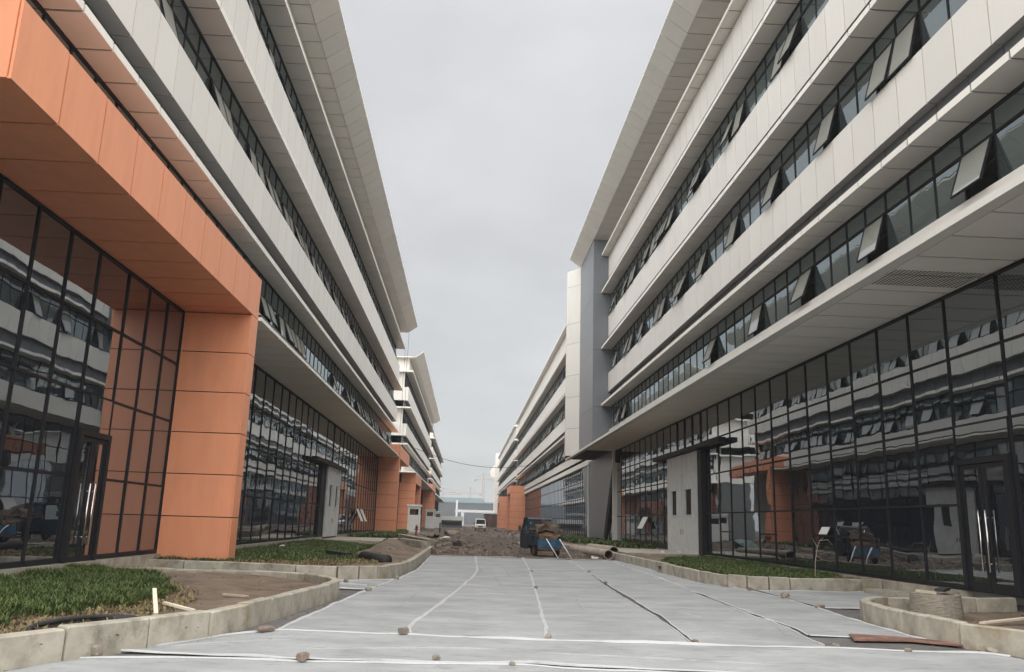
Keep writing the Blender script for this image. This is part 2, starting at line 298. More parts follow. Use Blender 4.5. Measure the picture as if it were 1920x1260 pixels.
# ------------------------------------------------------------------ buildings
class Bld:
    """u is measured from the ground floor glass towards the street, world y along the street."""
    def __init__(s, side, x0, y0, y1, name, label, group, far=False):
        s.sg = -1 if side == 'R' else 1
        s.x0, s.y0, s.y1, s.far = x0, y0, y1, far
        s.root = empty(name, (x0, y0, 0), label, 'building', group)
        s.cache = {}; s.film = .45 if side == 'R' else .3
    def X(s, u): return s.sg*u            # local x
    def box(s, mb, u0, u1, y0, y1, z0, z1):   # y in world
        mb.box(s.X(u0), s.X(u1), y0-s.y0, y1-s.y0, z0, z1)
    def one(s, name, boxes, m, kind=None):
        mb = MB()
        for b in boxes: s.box(mb, *b)
        return mk(name, mb.mesh(name, m), s.root, kind=kind)
    def pieces(s, name, prof, m, ya, w, n, gap=0.036, yend=None):
        """a row of alike panels: profile (u,z) extruded along y"""
        pr = [(s.X(u), z) for u, z in prof]
        if s.far:
            mb = MB()
            for i in range(n):
                a = ya+i*w; b = min(a+w, yend) if yend else a+w
                mb.prism_y(pr, a+gap-s.y0, b-gap-s.y0)
            return mk(name, mb.mesh(name, m), s.root, kind='stuff')
        me = MB().prism_y(pr, gap/2, w-gap/2).mesh(name, m)
        for i in range(n): mk(name, me, s.root, (0, ya+i*w-s.y0, 0))
    def windows(s, zb, zt, ztr, u, ya, yb, w, is_open, single_to=1e9, ang=18, bar=0.05, glass_m='glassW'):
        n = int((yb-ya)/w+0.01)
        fr = MB()
        s.box(fr, u-0.06, u+0.03, ya, ya+n*w, zb, zb+0.07); s.box(fr, u-0.06, u+0.03, ya, ya+n*w, zt-0.06, zt)
        for i in range(n+1):
            y = ya+i*w; s.box(fr, u-0.07, u+0.02, y-bar/2, y+bar/2, zb+0.07, zt-0.06)
            if i < n: s.box(fr, u-0.06, u+0.03, y+bar/2, y+w-bar/2, ztr-0.03, ztr+0.03)
        mk('window_frame', fr.mesh('window_frame', 'frame'), s.root)
        hl = ztr-0.03-zb-0.07; wl = w-bar
        key = ('w', round(w,3), round(hl,3), round(zt-ztr,3))
        if key not in s.cache:
            up = MB().box(-0.006, 0.006, -wl/2, wl/2, -(zt-ztr-0.09)/2, (zt-ztr-0.09)/2).mesh('window_pane', glass_m)
            lo = MB().box(-0.006, 0.006, -wl/2, wl/2, -hl/2, hl/2).mesh('window_pane', glass_m)
            f = MB(); t = 0.032; hw = wl/2-0.004; hh = hl
            f.box(-.025,.025,-hw,hw,-t,0); f.box(-.025,.025,-hw,hw,-hh,-hh+t); f.box(-.025,.025,-hw,-hw+t,-hh+t,-t); f.box(-.025,.025,hw-t,hw,-hh+t,-t)
            for sy in (-hw+.02, hw-.02):
                th_ = math.radians(ang); zz = -hh*.45
                f.tube([(0, sy, -hh*.8), (-s.sg*math.sin(th_)*-zz-s.sg*.05, sy, math.cos(th_)*zz)], .009, 4)
            sf = f.mesh('window_sash', 'frame')
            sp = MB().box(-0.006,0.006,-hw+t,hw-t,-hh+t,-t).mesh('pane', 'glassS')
            s.cache[key] = (up, lo, sf, sp)
        up, lo, sf, sp = s.cache[key]
        jp, js, jg = MB(), MB(), MB()
        rr = random.Random(int(ya*7+zb*13+s.x0*3))
        for i in range(n):
            yc = ya+(i+0.5)*w-s.y0
            o = is_open(i)
            ind = not s.far and ya+i*w < single_to
            if ind:
                mk('window_pane', up, s.root, (s.X(u-0.01), yc, (zt+ztr)/2-0.015), (0, rr.uniform(-.004,.004), rr.uniform(-.004,.004)))
                if o:
                    th = -s.sg*math.radians(ang*o)
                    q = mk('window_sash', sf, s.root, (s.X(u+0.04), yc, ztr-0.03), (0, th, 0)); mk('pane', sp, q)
                else:
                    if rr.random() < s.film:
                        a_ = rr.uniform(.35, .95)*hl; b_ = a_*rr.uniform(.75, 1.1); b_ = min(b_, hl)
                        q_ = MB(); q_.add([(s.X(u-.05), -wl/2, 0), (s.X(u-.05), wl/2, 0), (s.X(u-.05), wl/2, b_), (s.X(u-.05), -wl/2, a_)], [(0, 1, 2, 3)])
                        mk('window_bright_patch', q_.mesh('window_bright_patch', 'film'), s.root, (0, yc, zb+.07))  # pale sheet added behind the pane to stand in for a bright patch
                    mk('window_pane', lo, s.root, (s.X(u-0.01), yc, zb+0.07+hl/2), (0, rr.uniform(-.006,.006), rr.uniform(-.006,.006)))
            else:
                a = ya+i*w+bar/2; b = a+wl
                s.box(jp, u-0.016, u-0.004, a, b, ztr+0.03, zt-0.06)
                if o:
                    th = math.radians(ang*o)
                    def pt(d, z): return (s.X(u+0.04+math.sin(th)*z+math.cos(th)*d), z0-math.cos(th)*z+math.sin(th)*d)
                    z0 = ztr-0.03
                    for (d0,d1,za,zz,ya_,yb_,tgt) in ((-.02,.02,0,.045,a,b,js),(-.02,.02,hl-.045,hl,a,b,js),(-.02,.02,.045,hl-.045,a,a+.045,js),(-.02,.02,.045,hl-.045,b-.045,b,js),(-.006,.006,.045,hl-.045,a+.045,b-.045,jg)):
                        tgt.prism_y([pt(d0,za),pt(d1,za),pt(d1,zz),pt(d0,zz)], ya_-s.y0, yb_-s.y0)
                else:
                    s.box(jp, u-0.016, u-0.004, a, b, zb+0.07, zb+0.07+hl)
        if jp.v: mk('window_pane', jp.mesh('window_pane', glass_m), s.root, kind='stuff')
        if js.v:
            q = mk('window_sash', js.mesh('window_sash', 'frame'), s.root, kind='stuff')
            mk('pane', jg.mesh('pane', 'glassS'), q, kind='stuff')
    def curtain(s, ys, zs, skip=(), u=0.0, bar=0.05, single_to=1e9):
        """glass wall: ys bay edges, zs row edges"""
        fr = MB()
        for i, y in enumerate(ys):
            s.box(fr, u-0.12, u+0.018, y-bar/2, y+bar/2, zs[0], zs[-1])
        for i in range(len(ys)-1):
            for z in zs[1:-1]:
                if (i, 'all') in skip: continue
                s.box(fr, u-0.1, u+0.012, ys[i]+bar/2, ys[i+1]-bar/2, z-0.028, z+0.028)
            s.box(fr, u-0.1, u+0.03, ys[i]+bar/2, ys[i+1]-bar/2, zs[0], zs[0]+0.1)
            s.box(fr, u-0.1, u+0.03, ys[i]+bar/2, ys[i+1]-bar/2, zs[-1]-0.06, zs[-1])
        mk('curtain_wall_frame', fr.mesh('curtain_wall_frame', 'frame'), s.root)
        j = MB(); rr = random.Random(int(ys[0]*31+s.x0))
        for i in range(len(ys)-1):
            for k in range(len(zs)-1):
                if (i, k) in skip or (i, 'all') in skip: continue
                w = ys[i+1]-ys[i]-bar+0.02; h = zs[k+1]-zs[k]-0.05
                if not s.far and ys[i] < single_to:
                    key = ('c', round(w,2), round(h,2))
                    if key not in s.cache: s.cache[key] = MB().box(-0.008,0.008,-w/2,w/2,-h/2,h/2).mesh('glass_pane', 'glassC')
                    mk('glass_pane', s.cache[key], s.root, (s.X(u-0.02), (ys[i]+ys[i+1])/2-s.y0, (zs[k]+zs[k+1])/2), (0, rr.uniform(-.004,.004), rr.uniform(-.004,.004)))
                else:
                    s.box(j, u-0.03, u-0.015, ys[i]+bar/2, ys[i+1]-bar/2, zs[k]+0.03, zs[k+1]-0.03)
        if j.v: mk('glass_pane', j.mesh('glass_pane', 'glassC'), s.root, kind='stuff')
    def interior(s, ya, yb, winu, floors, depth=9.0, colw=8.25):
        for a, b in floors: s.one('floor_slab', [(-depth, winu-0.08, ya, yb, a, b)], 'plaster')
        zt = floors[-1][1]
        s.one('back_wall', [(-depth-0.3, -depth, ya, yb, 0, zt)], 'interior')
        s.one('ground_slab', [(-depth, -0.12, ya, yb, 0.0, 0.33)], 'slab')
        mb = MB(); k = 0; y = ya+2
        me = MB().box(-0.3,0.3,-0.3,0.3,0,zt-0.1).mesh('column', 'plaster')
        while y < yb-1:
            mk('column', me, s.root, (s.X(-1.5), y-s.y0, 0.1)); y += colw
        s.one('end_wall', [(-depth-0.3, winu-0.1, ya-0.25, ya-0.003, 0, zt)], 'cream'); s.one('end_wall', [(-depth-0.3, winu-0.1, yb+0.003, yb+0.25, 0, zt)], 'cream')

def pattern(seed, p):
    rr = random.Random(seed); d = {}
    def fn(i):
        if i not in d: d[i] = (rr.uniform(0.6, 1.2) if rr.random() < p else 0)
        return d[i]
    for i in range(400): fn(i)
    return fn

ZROWS = [0.35, 2.19, 3.94, 5.53, 7.05]
def upper_floors(b, ya, yb, S, single_to=62, opens=None, module=1.245):
    """storeys above the ground floor. S holds the u offsets and heights of the profile"""
    n = int((yb-ya)/module+0.5); module = (yb-ya)/n
    wu, fu = S['win'], S['fascia']
    # storey bands: (soffit z, fascia bottom, fascia top, strip u)
    back = []
    for (zs, zf, zt, su) in S['bands']:
        # soffit with its upturned lip, one piece per module
        b.pieces('soffit_panel', [(wu+0.02, zs), (su, zs), (su, zs+0.17), (su-0.03, zs+0.17), (su-0.03, zs+0.03), (wu+0.02, zs+0.03)], 'soffit', ya, module, n, gap=.066)
        back.append((wu-0.2, su-0.04, ya, yb, zs+0.035, zs+0.15))
        if zt is None: continue
        b.pieces('fascia_panel', [(fu, zf), (fu, zt), (fu-0.04, zt), (fu-0.04, zf+0.03), (wu-0.0, zf+0.03), (wu-0.0, zf)], 'cream', ya, module, n)
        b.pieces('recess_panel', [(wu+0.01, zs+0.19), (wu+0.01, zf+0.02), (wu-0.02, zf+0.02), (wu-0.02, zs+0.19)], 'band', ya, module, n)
        back.append((wu-0.2, wu-0.03, ya, yb, zs+0.15, zf+0.04)); back.append((wu-0.2, fu-0.05, ya, yb, zf+0.035, zt-0.03))
    b.one('backing', back, 'joint')
    for k, (zb, zt, ztr) in enumerate(S['wins']):
        b.windows(zb, zt, ztr, wu, ya, yb, S['wmod'], opens[k], single_to)
    return n, module

# ---- right building nearest the camera
SR = dict(win=0.43, fascia=0.69, wmod=1.145,
          bands=[(10.32, 11.43, 12.88, 1.24), (14.72, 15.72, 17.35, 1.24), (19.19, 20.42, 22.2, 1.24), (22.24, None, None, 1.24)],
          wins=[(8.58, 10.32, 9.74), (12.80, 14.72, 14.14), (17.27, 19.19, 18.6)])
def pat_list(l, base):
    def fn(i):
        return l.get(i, base(i))
    return fn
R1 = Bld('R', 11.15, 7.0, 62.0, 'office_building', 'cream panelled block with dark ground floor glass and grey corner pylon, along the right kerb', 'four storey blocks along the street')
yA, yB = 7.0+0.4, 62.0
oR2 = pattern(5, 0.10); oR3 = pattern(11, 0.38); oR4 = pattern(23, 0.33)
def r2open(i):
    y = yA+i*1.145
    if y < 33: return (.8, 1.05, .9, 1.15, .7)[i//4 % 5] if i % 4 == 3 else 0
    return oR2(i)
def r3open(i): return (.75+.25*((i*7) % 3)/2) if i % 4 in (1, 2) and oR3(i+100) or i % 4 == 1 else (oR3(i) if i > 22 else 0)
upper_floors(R1, yA, yB, SR, opens=[r2open, r3open, lambda i: (.7, 1.1, .9, 1.2)[(i*3) % 4] if i % 5 in (0, 1) else (oR4(i) if i > 25 else 0)])
nR = int((yB-yA)/1.245+0.5); mR = (yB-yA)/nR
# parapet behind the canopy, canopy, eave
R1.one('parapet', [(0.45, 0.62, yA, yB, 7.2, 8.57)], 'cream')
R1.pieces('canopy_panel', [(0.06, 7.05), (2.165, 7.05), (2.165, 7.09), (0.06, 7.09)], 'soffit', 7.0, mR, nR+1, gap=.068)
R1.pieces('canopy_edge_panel', [(2.20, 7.05), (2.48, 7.05), (2.48, 7.2), (2.20, 7.2)], 'cream', 7.0, mR*3, 18, gap=0.006)
R1.one('canopy_core', [(0.0, 2.19, 7.0, 73.2, 7.10, 7.19)], 'joint')
R1.one('roof_slab', [(-9.3, 1.85, yA, 69.4, 23.63, 23.9)], 'joint')
mk('eave_backing', MB().prism_y([(R1.X(1.9), 23.675), (R1.X(2.83), 24.405), (R1.X(2.83), 24.45), (R1.X(1.9), 23.9)], .45, 62.4).mesh('eave_backing', 'joint'), R1.root)
R1.one('wall_core', [(0.2, 0.62, yA, yB, 22.3, 23.62), (0.2, 0.62, yA, yB, 20.5, 22.28)], 'cream')
nE = int((69.6-yA)/1.245+0.5); mE = (69.6-yA)/nE
R1.pieces('eave_panel', [(0.66, 23.58), (1.87, 23.58), (1.87, 23.62), (0.66, 23.62)], 'soffit', yA, mE, int((yB-yA)/mE)+1, gap=.068)
R1.pieces('eave_slope_panel', [(1.89, 23.585), (2.85, 24.33), (2.85, 24.40), (1.89, 23.66)], 'soffit', yA, mE, nE, gap=.05)
R1.interior(7.2, 61.9, 0.43, [(7.25, 7.5), (10.36, 11.5), (14.76, 16.0), (19.23, 20.5)])
# ground floor glass
ysR = [16.53-1.65*5+0, 16.53-1.65*4, 16.53-1.65*3, 16.53-1.65*2, 16.53-1.65, 16.53, 18.53]
while ysR[-1] < 37.5: ysR.append(ysR[-1]+1.65)
gate0, gate1 = 39.45, 45.45
ysR = [y for y in ysR if y < gate0-0.5]+[gate0-0.05]
ysR2 = [gate1+0.05]
while ysR2[-1] < 64: ysR2.append(ysR2[-1]+1.65)
door_i = ysR.index(16.53)
R1.curtain(ysR, ZROWS, skip={(door_i, 0), (door_i, 1)})
R1.curtain(ysR2, ZROWS)
R1.one('curtain_wall_frame', [(-0.1, 0.03, gate0, gate1, 5.45, 5.53), (-0.1, 0.03, gate0, gate1, 6.98, 7.05)], 'frame')
pan = MB().box(-.008,.008,-.72,.72,-.72,.72).mesh('glass_pane', 'glassC')
for i in range(4):
    y = gate0+1.5*(i+.5); mk('glass_pane', pan, R1.root, (R1.X(-.02), y-R1.y0, 6.26), (0, R_.uniform(-.004,.004), R_.uniform(-.004,.004)))
    R1.one('mullion', [(-.1, .04, gate0+1.5*i-.03, gate0+1.5*i+.03, 5.53, 6.98)], 'frame')

def glazed_door(b, ya, yb, zt, hand_y, u=0.03):
    """double glazed entrance door with frame, two leaves and pull handles"""
    z0 = 0.36
    fr = b.one('door_frame', [(u-.1, u+.07, ya, ya+.13, z0, zt+.1), (u-.1, u+.07, yb-.13, yb, z0, zt+.1), (u-.1, u+.07, ya+.13, yb-.13, zt-.02, zt+.1)], 'frame')
    top = b.one('glass_pane', [(u-.03, u-.015, ya+.03, yb-.03, zt+.12, 3.92)], 'glassC')
    ym = (ya+yb)/2+0.03
    for a, c, hy in ((ya+.135, ym-.01, ym-.12), (ym+.01, yb-.135, ym+.12)):
        mb = MB()
        s_ = .11
        b.box(mb, u-.03, u+.03, a, a+s_, z0, zt-.03); b.box(mb, u-.03, u+.03, c-s_, c, z0, zt-.03)
        b.box(mb, u-.03, u+.03, a+s_, c-s_, z0, z0+.2); b.box(mb, u-.03, u+.03, a+s_, c-s_, zt-.13, zt-.03)
        d = mk('door_leaf', mb.mesh('door_leaf', 'frame'), b.root)
        g = MB(); b.box(g, u-.008, u+.008, a+s_, c-s_, z0+.2, zt-.13); mk('pane', g.mesh('pane', 'glassC'), d)
        h = MB(); xx = b.X(u+.10); yy = hy-b.y0
        h.tube([(xx,yy,.78),(xx,yy,2.06)], .019, 8)
        for zz in (.95, 1.9): h.tube([(b.X(u+.02),yy,zz),(xx,yy,zz)], .012, 6)
        mk('handle', h.mesh('handle', 'steel', True), d)
glazed_door(R1, 16.57, 18.49, 3.08, 17.5)

def sliding_gate(b, ya, yb, zb, zt, rail, zr, wins, u=0.12, ground=0.3):
    ym = (ya+yb)/2
    for k, (a, c) in enumerate(((ya, ym-.015), (ym+.015, yb))):
        mb = MB(); w0, w1 = wins[k]
        b.box(mb, u, u+.08, a, w0, zb, zt); b.box(mb, u, u+.08, w1, c, zb, zt)
        b.box(mb, u, u+.08, w0, w1, zb, 2.15); b.box(mb, u, u+.08, w0, w1, 3.38, zt)
        g = mk('gate_leaf', mb.mesh('gate_leaf', 'gate'), b.root)
        p = MB(); b.box(p, u+.02, u+.03, w0, w1, 2.15, 3.38); mk('pane', p.mesh('pane', 'joint'), g)
        e_ = MB(); 
        for q0, q1, q2, q3 in ((a, c, zb, zb+.12), (a, c, zt-.1, zt), (a, a+.07, zb+.12, zt-.1), (c-.07, c, zb+.12, zt-.1)): b.box(e_, u+.082, u+.10, q0, q1, q2, q3)
        for q0, q1 in ((w0, w0-.05), (w1, w1+.05)): b.box(e_, u+.082, u+.11, q0, q1, 2.1, 3.43)
        for q0, q1 in ((2.10, 2.15), (3.38, 3.43)): b.box(e_, u+.082, u+.11, w0, w1, q0, q1)
        mk('edge_trim', e_.mesh('edge_trim', 'gate'), g)
        h = MB(); b.box(h, u+.08, u+.12, (c-.25 if k == 0 else a+.15), (c-.15 if k == 0 else a+.25), 1.2, 1.45); mk('handle', h.mesh('handle', 'steel'), g)
    b.one('gate_rail', [(u-.05, u+.28, rail[0], rail[1], zr-.1, zr+.1)], 'frame')
sliding_gate(R1, gate0, gate1, .3, 5.15, (35.3, 48.2), 5.29, [(40.55, 41.75), (43.45, 44.55)])
R1.one('gate_post', [(0.0, 0.22, 38.75, 39.38, .3, 5.15)], 'frame')

# grey corner pylon of the right block: panels, cream chamfer, leg below the canopy
core = MB(); core.prism_z([(R1.X(1.82), 62.1-7), (R1.X(1.82), 69.55-7), (R1.X(2.8), 70.95-7), (R1.X(2.8), 71.5-7), (R1.X(-2), 71.5-7), (R1.X(-2), 62.1-7)], 7.2, 23.55)
mk('pylon_core', core.mesh('pylon_core', 'joint'), R1.root)
zj = [7.2, 10.3, 14.7, 19.15, 23.57]
for a, c in zip(zj[:-1], zj[1:]):
    R1.one('pylon_panel', [(0.3, 1.86, 62.04, 62.085, a+.01, c-.01)], 'grey')
    R1.one('pylon_panel', [(1.825, 1.865, 62.095, 69.55, a+.01, c-.01)], 'grey')
zc_ = [7.2, 9.5, 12.2, 14.1, 16.9, 18.7, 22.1, 23.6]
for a, c in zip(zc_[:-1], zc_[1:]):
    mb = MB(); mb.prism_z([(R1.X(1.87), 62.57), (R1.X(2.85), 63.97), (R1.X(2.82), 64.0), (R1.X(1.84), 62.60)], a+.012, c-.012)
    mk('chamfer_panel', mb.mesh('chamfer_panel', 'cream'), R1.root)
    R1.one('pylon_end_panel', [(2.803, 2.85, 70.98, 71.5, a+.012, c-.012)], 'cream')
mb = MB()
def leg(mb, u0, u1, q):
    vs = [(R1.X(u), y-7, z) for u in (u0, u1) for y, z in q]
    mb.add(vs, [(0,1,2,3), (7,6,5,4), (0,4,5,1), (1,5,6,2), (2,6,7,3), (3,7,4,0)])
leg(mb, -0.05, 0.22, [(61.9, 7.04), (67.1, .2), (75.2, .2), (79.5, 7.04)])
mk('pylon_leg', mb.mesh('pylon_leg', 'grey'), R1.root)
mb = MB(); leg(mb, -0.05, 0.16, [(61.2, 7.04), (66.4, .2), (67.1, .2), (61.9, 7.04)])
mk('pylon_leg_dark_edge', mb.mesh('pylon_leg_dark_edge', 'frame'), R1.root)  # black strip: diagonal glazing frame and the shadow line beside the leg, as colour

# perforated vent panel in the canopy
mb = MB()
for i in range(22):
    for k in range(12):
        u0 = .15+i*.092; y0 = .05+k*.095
        R1.box(mb, u0, u0+.05, 16.56+y0, 16.56+y0+.05, 7.044, 7.049)
g = mk('canopy_vent', mb.mesh('canopy_vent', 'joint'), R1.root)

# ---- left building nearest the camera
SL = dict(win=0.15, fascia=0.60, wmod=1.08,
          bands=[(10.32, 11.43, 12.88, 0.88), (14.72, 15.72, 17.35, 1.04), (19.19, None, None, 1.08)],
          wins=[(8.58, 10.32, 9.58), (12.80, 14.72, 14.0), (17.27, 19.19, 18.5)])
L1 = Bld('L', -8.15, 7.0, 87.0, 'office_building', 'cream panelled block with the big orange entrance portal, along the left kerb', 'four storey blocks along the street')
oL2 = pattern(3, 0.55); oL3 = pattern(9, 0.5); oL4 = pattern(17, 0.55)
upper_floors(L1, 7.4, 86.9, SL, single_to=58, opens=[oL2, oL3, oL4], module=1.284)
nL = int(79.5/1.284+0.5); mL = 79.5/nL
L1.one('parapet', [(0.2, 0.5, 7.4, 86.9, 7.2, 8.57)], 'cream')
L1.pieces('canopy_panel', [(0.06, 7.05), (1.97, 7.05), (1.97, 7.16), (0.06, 7.16)], 'soffit', 23.9, mL, 41, gap=.068)
L1.one('canopy_core', [(0.0, 1.93, 23.95, 77.4, 7.165, 7.24)], 'joint')
L1.pieces('eave_panel', [(0.45, 21.0), (1.275, 21.0), (1.275, 21.04), (0.45, 21.04)], 'soffit', 7.4, mL, nL, gap=.068)
L1.pieces('eave_slope_panel', [(1.295, 21.005), (2.25, 21.70), (2.25, 21.77), (1.295, 21.08)], 'soffit', 7.4, mL, nL, gap=.05)
mk('eave_backing', MB().prism_y([(L1.X(1.3), 21.095), (L1.X(2.23), 21.775), (L1.X(2.23), 21.83), (L1.X(1.3), 21.4)], .45, 79.8).mesh('eave_backing', 'joint'), L1.root)
L1.one('roof_slab', [(-9.3, 1.25, 7.4, 86.9, 21.05, 21.5)], 'joint')
L1.one('wall_core', [(0.0, 0.5, 7.4, 86.9, 19.36, 21.03)], 'cream')
L1.interior(7.4, 86.8, 0.15, [(7.25, 7.5), (10.36, 11.5), (14.76, 16.0), (19.23, 21.0)])
ysL = [9.8, 11.12, 12.43, 13.75, 15.07, 16.39, 17.73, 19.34, 20.66, 21.96, 23.18]
L1.curtain(ysL, [0.45]+ZROWS[1:], skip={(6, 0), (6, 1)})
glazed_door(L1, 17.77, 19.30, 3.06, 18.6)
ysL2 = [23.88, 25.4]
while ysL2[-1]+1.55 < 47.0: ysL2.append(ysL2[-1]+1.55)
ysL2.append(48.65)
ysL3 = [53.75]
while ysL3[-1]+1.55 < 77: ysL3.append(ysL3[-1]+1.55)
ysL3.append(77.4)
L1.curtain(ysL2, [0.45]+ZROWS[1:]); L1.curtain(ysL3, [0.45]+ZROWS[1:])
L1.one('curtain_wall_frame', [(-.1, .03, 48.65, 53.75, 4.72, 4.8), (-.1, .03, 48.65, 53.75, 6.98, 7.05), (-.1, .03, 51.15, 51.25, 4.8, 6.98)], 'frame')
L1.one('glass_pane', [(-.03, -.015, 48.69, 51.15, 4.82, 6.96)], 'glassC'); L1.one('glass_pane', [(-.03, -.015, 51.25, 53.71, 4.82, 6.96)], 'glassC')
sliding_gate(L1, 48.75, 53.7, .42, 4.42, (43.9, 55.1), 4.5, [(49.6, 50.5), (51.9, 52.8)])
L1.one('gate_post', [(0.0, 0.1, 47.2, 48.6, .42, 4.38)], 'frame')

def portal(b, ya, yb, uo, zb, zt, w, near_pillar=True, far_pillar=True, th=0.66, zbase=0.3, single=True):
    """orange panelled entrance frame standing out from the wall"""
    s = .012
    b.one('portal_core', [(0.05, uo-.045, ya+.045, yb-.045, zb+.045, zt-.01)], 'joint')
    n = max(1, int(round((yb-ya)/w))); w = (yb-ya)/n
    b.pieces('portal_panel', [(uo-.04, zb), (uo, zb), (uo, zt), (uo-.04, zt)], 'orange', ya, w, n, gap=.045)
    b.pieces('portal_soffit_panel', [(0.03, zb+.001), (uo-.043, zb+.001), (uo-.043, zb+.04), (0.03, zb+.04)], 'orange', ya, w, n, gap=.05)
    b.one('portal_end_panel', [(0.2, uo-.05, ya, ya+.04, zb+.003, zt)], 'orange'); b.one('portal_end_panel', [(0.2, uo-.05, yb-.04, yb, zb+.003, zt)], 'orange')
    b.one('portal_top_panel', [(0.1, uo-.05, ya+.05, yb-.05, zt-.005, zt+.03)], 'orange')
    for on, a in ((near_pillar, ya), (far_pillar, yb-th)):
        if not on: continue
        b.one('pillar_core', [(0.05, uo-.05, a+.05, a+th-.05, zbase, zb)], 'joint')
        k = 6; h = (zb-.012-zbase)/k
        for i in range(k):
            z0 = zbase+i*h+.012; z1 = zbase+(i+1)*h-.012
            b.one('pillar_panel', [(0.03, uo-.045, a, a+.04, z0, z1)], 'orange')
            b.one('pillar_panel', [(uo-.04, uo, a+.003, a+th, z0, z1)], 'orange')
            b.one('pillar_panel', [(0.03, uo-.045, a+th-.043, a+th-.003, z0, z1)], 'orange')
portal(L1, 10.32, 23.84, 1.90, 7.06, 8.24, 1.352, near_pillar=False)
portal(L1, 77.5, 90.6, 1.90, 7.06, 8.24, 1.31, near_pillar=True, far_pillar=False)

# small opened vent sashes low in the ground floor glass
def low_vent(b, ya, yb, zh, zl, out, u=0.06):
    mb = MB(); p = lambda d, z: (b.X(u+d), z)
    t = .03
    q = mk('vent_sash', MB().prism_y([p(0, zh), p(.03, zh), p(out+.03, zl), p(out, zl)], ya-b.y0, yb-b.y0).mesh('vent_sash', 'white'), b.root)
low_vent(R1, 25.3, 25.85, 1.66, 1.44, .12)
low_vent(R1, 51.0, 52.4, 2.1, 1.4, .38)
low_vent(L1, 63.2, 64.5, 2.2, 1.3, .42); low_vent(L1, 65.6, 66.9, 2.2, 1.3, .42)
for ya, z in ((34.9, 1.4), (30.0, 1.37), (25.1, 1.4)):
    R1.one('vent_transom', [(-.08, .03, ya+.05, ya+1.55, z-.03, z+.03)], 'frame')

# ---- blocks further down the street (joined pieces, same profile)
def far_block(side, x0, y0, y1, S, name, label, top, eave=None, band=None, opens=0.4, seed=1, curtain=True, module=1.27, canopy=None):
    b = Bld(side, x0, y0, y1, name, label, 'four storey blocks along the street', far=True)
    n, m = upper_floors(b, y0+.9, y1, S, opens=[pattern(seed+i, opens) for i in range(4)], module=module)
    # the street profile returns across the end that faces the camera
    for (zs, zf, zt, su) in S['bands']:
        b.one('end_ledge', [(-11, su, y0, y0+.895, zs, zs+.17)], 'soffit')
        if zt: b.one('end_fascia', [(-11, S['fascia'], y0+.45, y0+.895, zf, zt)], 'cream'); b.one('end_recess', [(-11, S['win'], y0+.7, y0+.895, zs+.17, zf)], 'band')
    for k, (zb, zt, ztr) in enumerate(S['wins']):
        b.one('end_window', [(-10, S['win']-.06, y0+.86, y0+.875, zb, zt)], 'glassW')
        mb = [(-10+i*1.25, -9.94+i*1.25, y0+.80, y0+.855, zb, zt) for i in range(9)]+[(-10, S['win'], y0+.81, y0+.85, ztr-.03, ztr+.03)]
        b.one('window_frame', mb, 'frame')
    b.interior(y0+.95, y1-.1, S['win'], [(7.25, 7.5), (10.36, 11.5), (14.76, 16.0), (19.23, 20.5)], colw=9)
    b.one('wall_core', [(-9, S['fascia']-.08, y0+.9, y1, 19.36, top-.05)], 'cream')
    b.one('roof_slab', [(-9.3, S['fascia']+.1, y0+.9, y1, top-.04, top+.25)], 'soffit')
    b.one('end_glazing', [(-9, -.05, y0+.60, y0+.62, .3, 7.0)], 'glassC'); b.one('end_glazing_backing', [(-9.2, -.05, y0+.64, y0+.66, .25, 7.05)], 'frame')
    if eave:
        zc2, uc, zo, uo = eave
        b.pieces('eave_panel', [(S['fascia']-.1, zc2), (uc, zc2), (uc, zc2+.04), (S['fascia']-.1, zc2+.04)], 'soffit', y0, m, n)
        b.pieces('eave_slope_panel', [(uc+.01, zc2+.005), (uo, zo), (uo, zo+.07), (uc+.01, zc2+.08)], 'soffit', y0, m, n)
        b.one('eave_end_panel', [(-11, uc, y0, y0+.9, zc2-.01, zc2+.05)], 'soffit')
    if band: b.one('band_panel', [(0.02, band[0], y0+.3, y1, band[1], band[2])], 'cream')
    if canopy: b.one('canopy_panel', [(0.02, canopy, y0+.3, y1, 7.05, 7.2)], 'soffit'); b.one('parapet', [(.2, .5, y0+.9, y1, 7.21, 8.57)], 'cream')
    if curtain:
        ys = [y0+.4]
        while ys[-1] < y1-1.6: ys.append(ys[-1]+1.6)
        b.curtain(ys, [.3]+ZROWS[1:-1]+[7.0 if not band else band[1]])
        b.one('base_wall', [(-9, .02, y0+.2, y1, 0, .3)], 'slab')
    return b
SR2 = dict(SR); SR2['bands'] = SR['bands']
R2 = far_block('R', 11.15, 74.0, 178.0, SR2, 'office_building', 'cream block with a plain band over its glass, beyond the grey pylon', 22.3, band=(.35, 6.8, 8.3), opens=.55, seed=31)
portal(R2, 158.0, 171.0, 2.9, 7.06, 8.35, 1.6, zbase=.2)
R3 = far_block('R', 11.15, 182.0, 279.0, SR2, 'office_building', 'distant cream block behind the far orange portal, next to the pale stair tower', 22.3, band=(.35, 6.8, 8.3), opens=.3, seed=51)
portal(R3, 215.0, 228.0, 2.6, 6.5, 8.0, 1.6, zbase=.1)
SL2 = dict(SL)
L2 = far_block('L', -8.15, 100.5, 172.0, SL2, 'office_building', 'cream block showing its curtained end wall, beyond the second orange portal', 21.0, eave=(21.0, 1.28, 21.7, 2.25), opens=.45, seed=71, canopy=1.97)
portal(L2, 103.0, 116.0, 1.95, 5.9, 7.15, 1.3, zbase=.3)
portal(L2, 159.0, 172.0, 1.9, 7.06, 8.24, 1.3, zbase=.3)
L3 = far_block('L', -8.4, 184.0, 262.0, SL2, 'office_building', 'distant block with dark ribbon windows at the end of the left row', 20.6, opens=.3, seed=91, canopy=1.9)
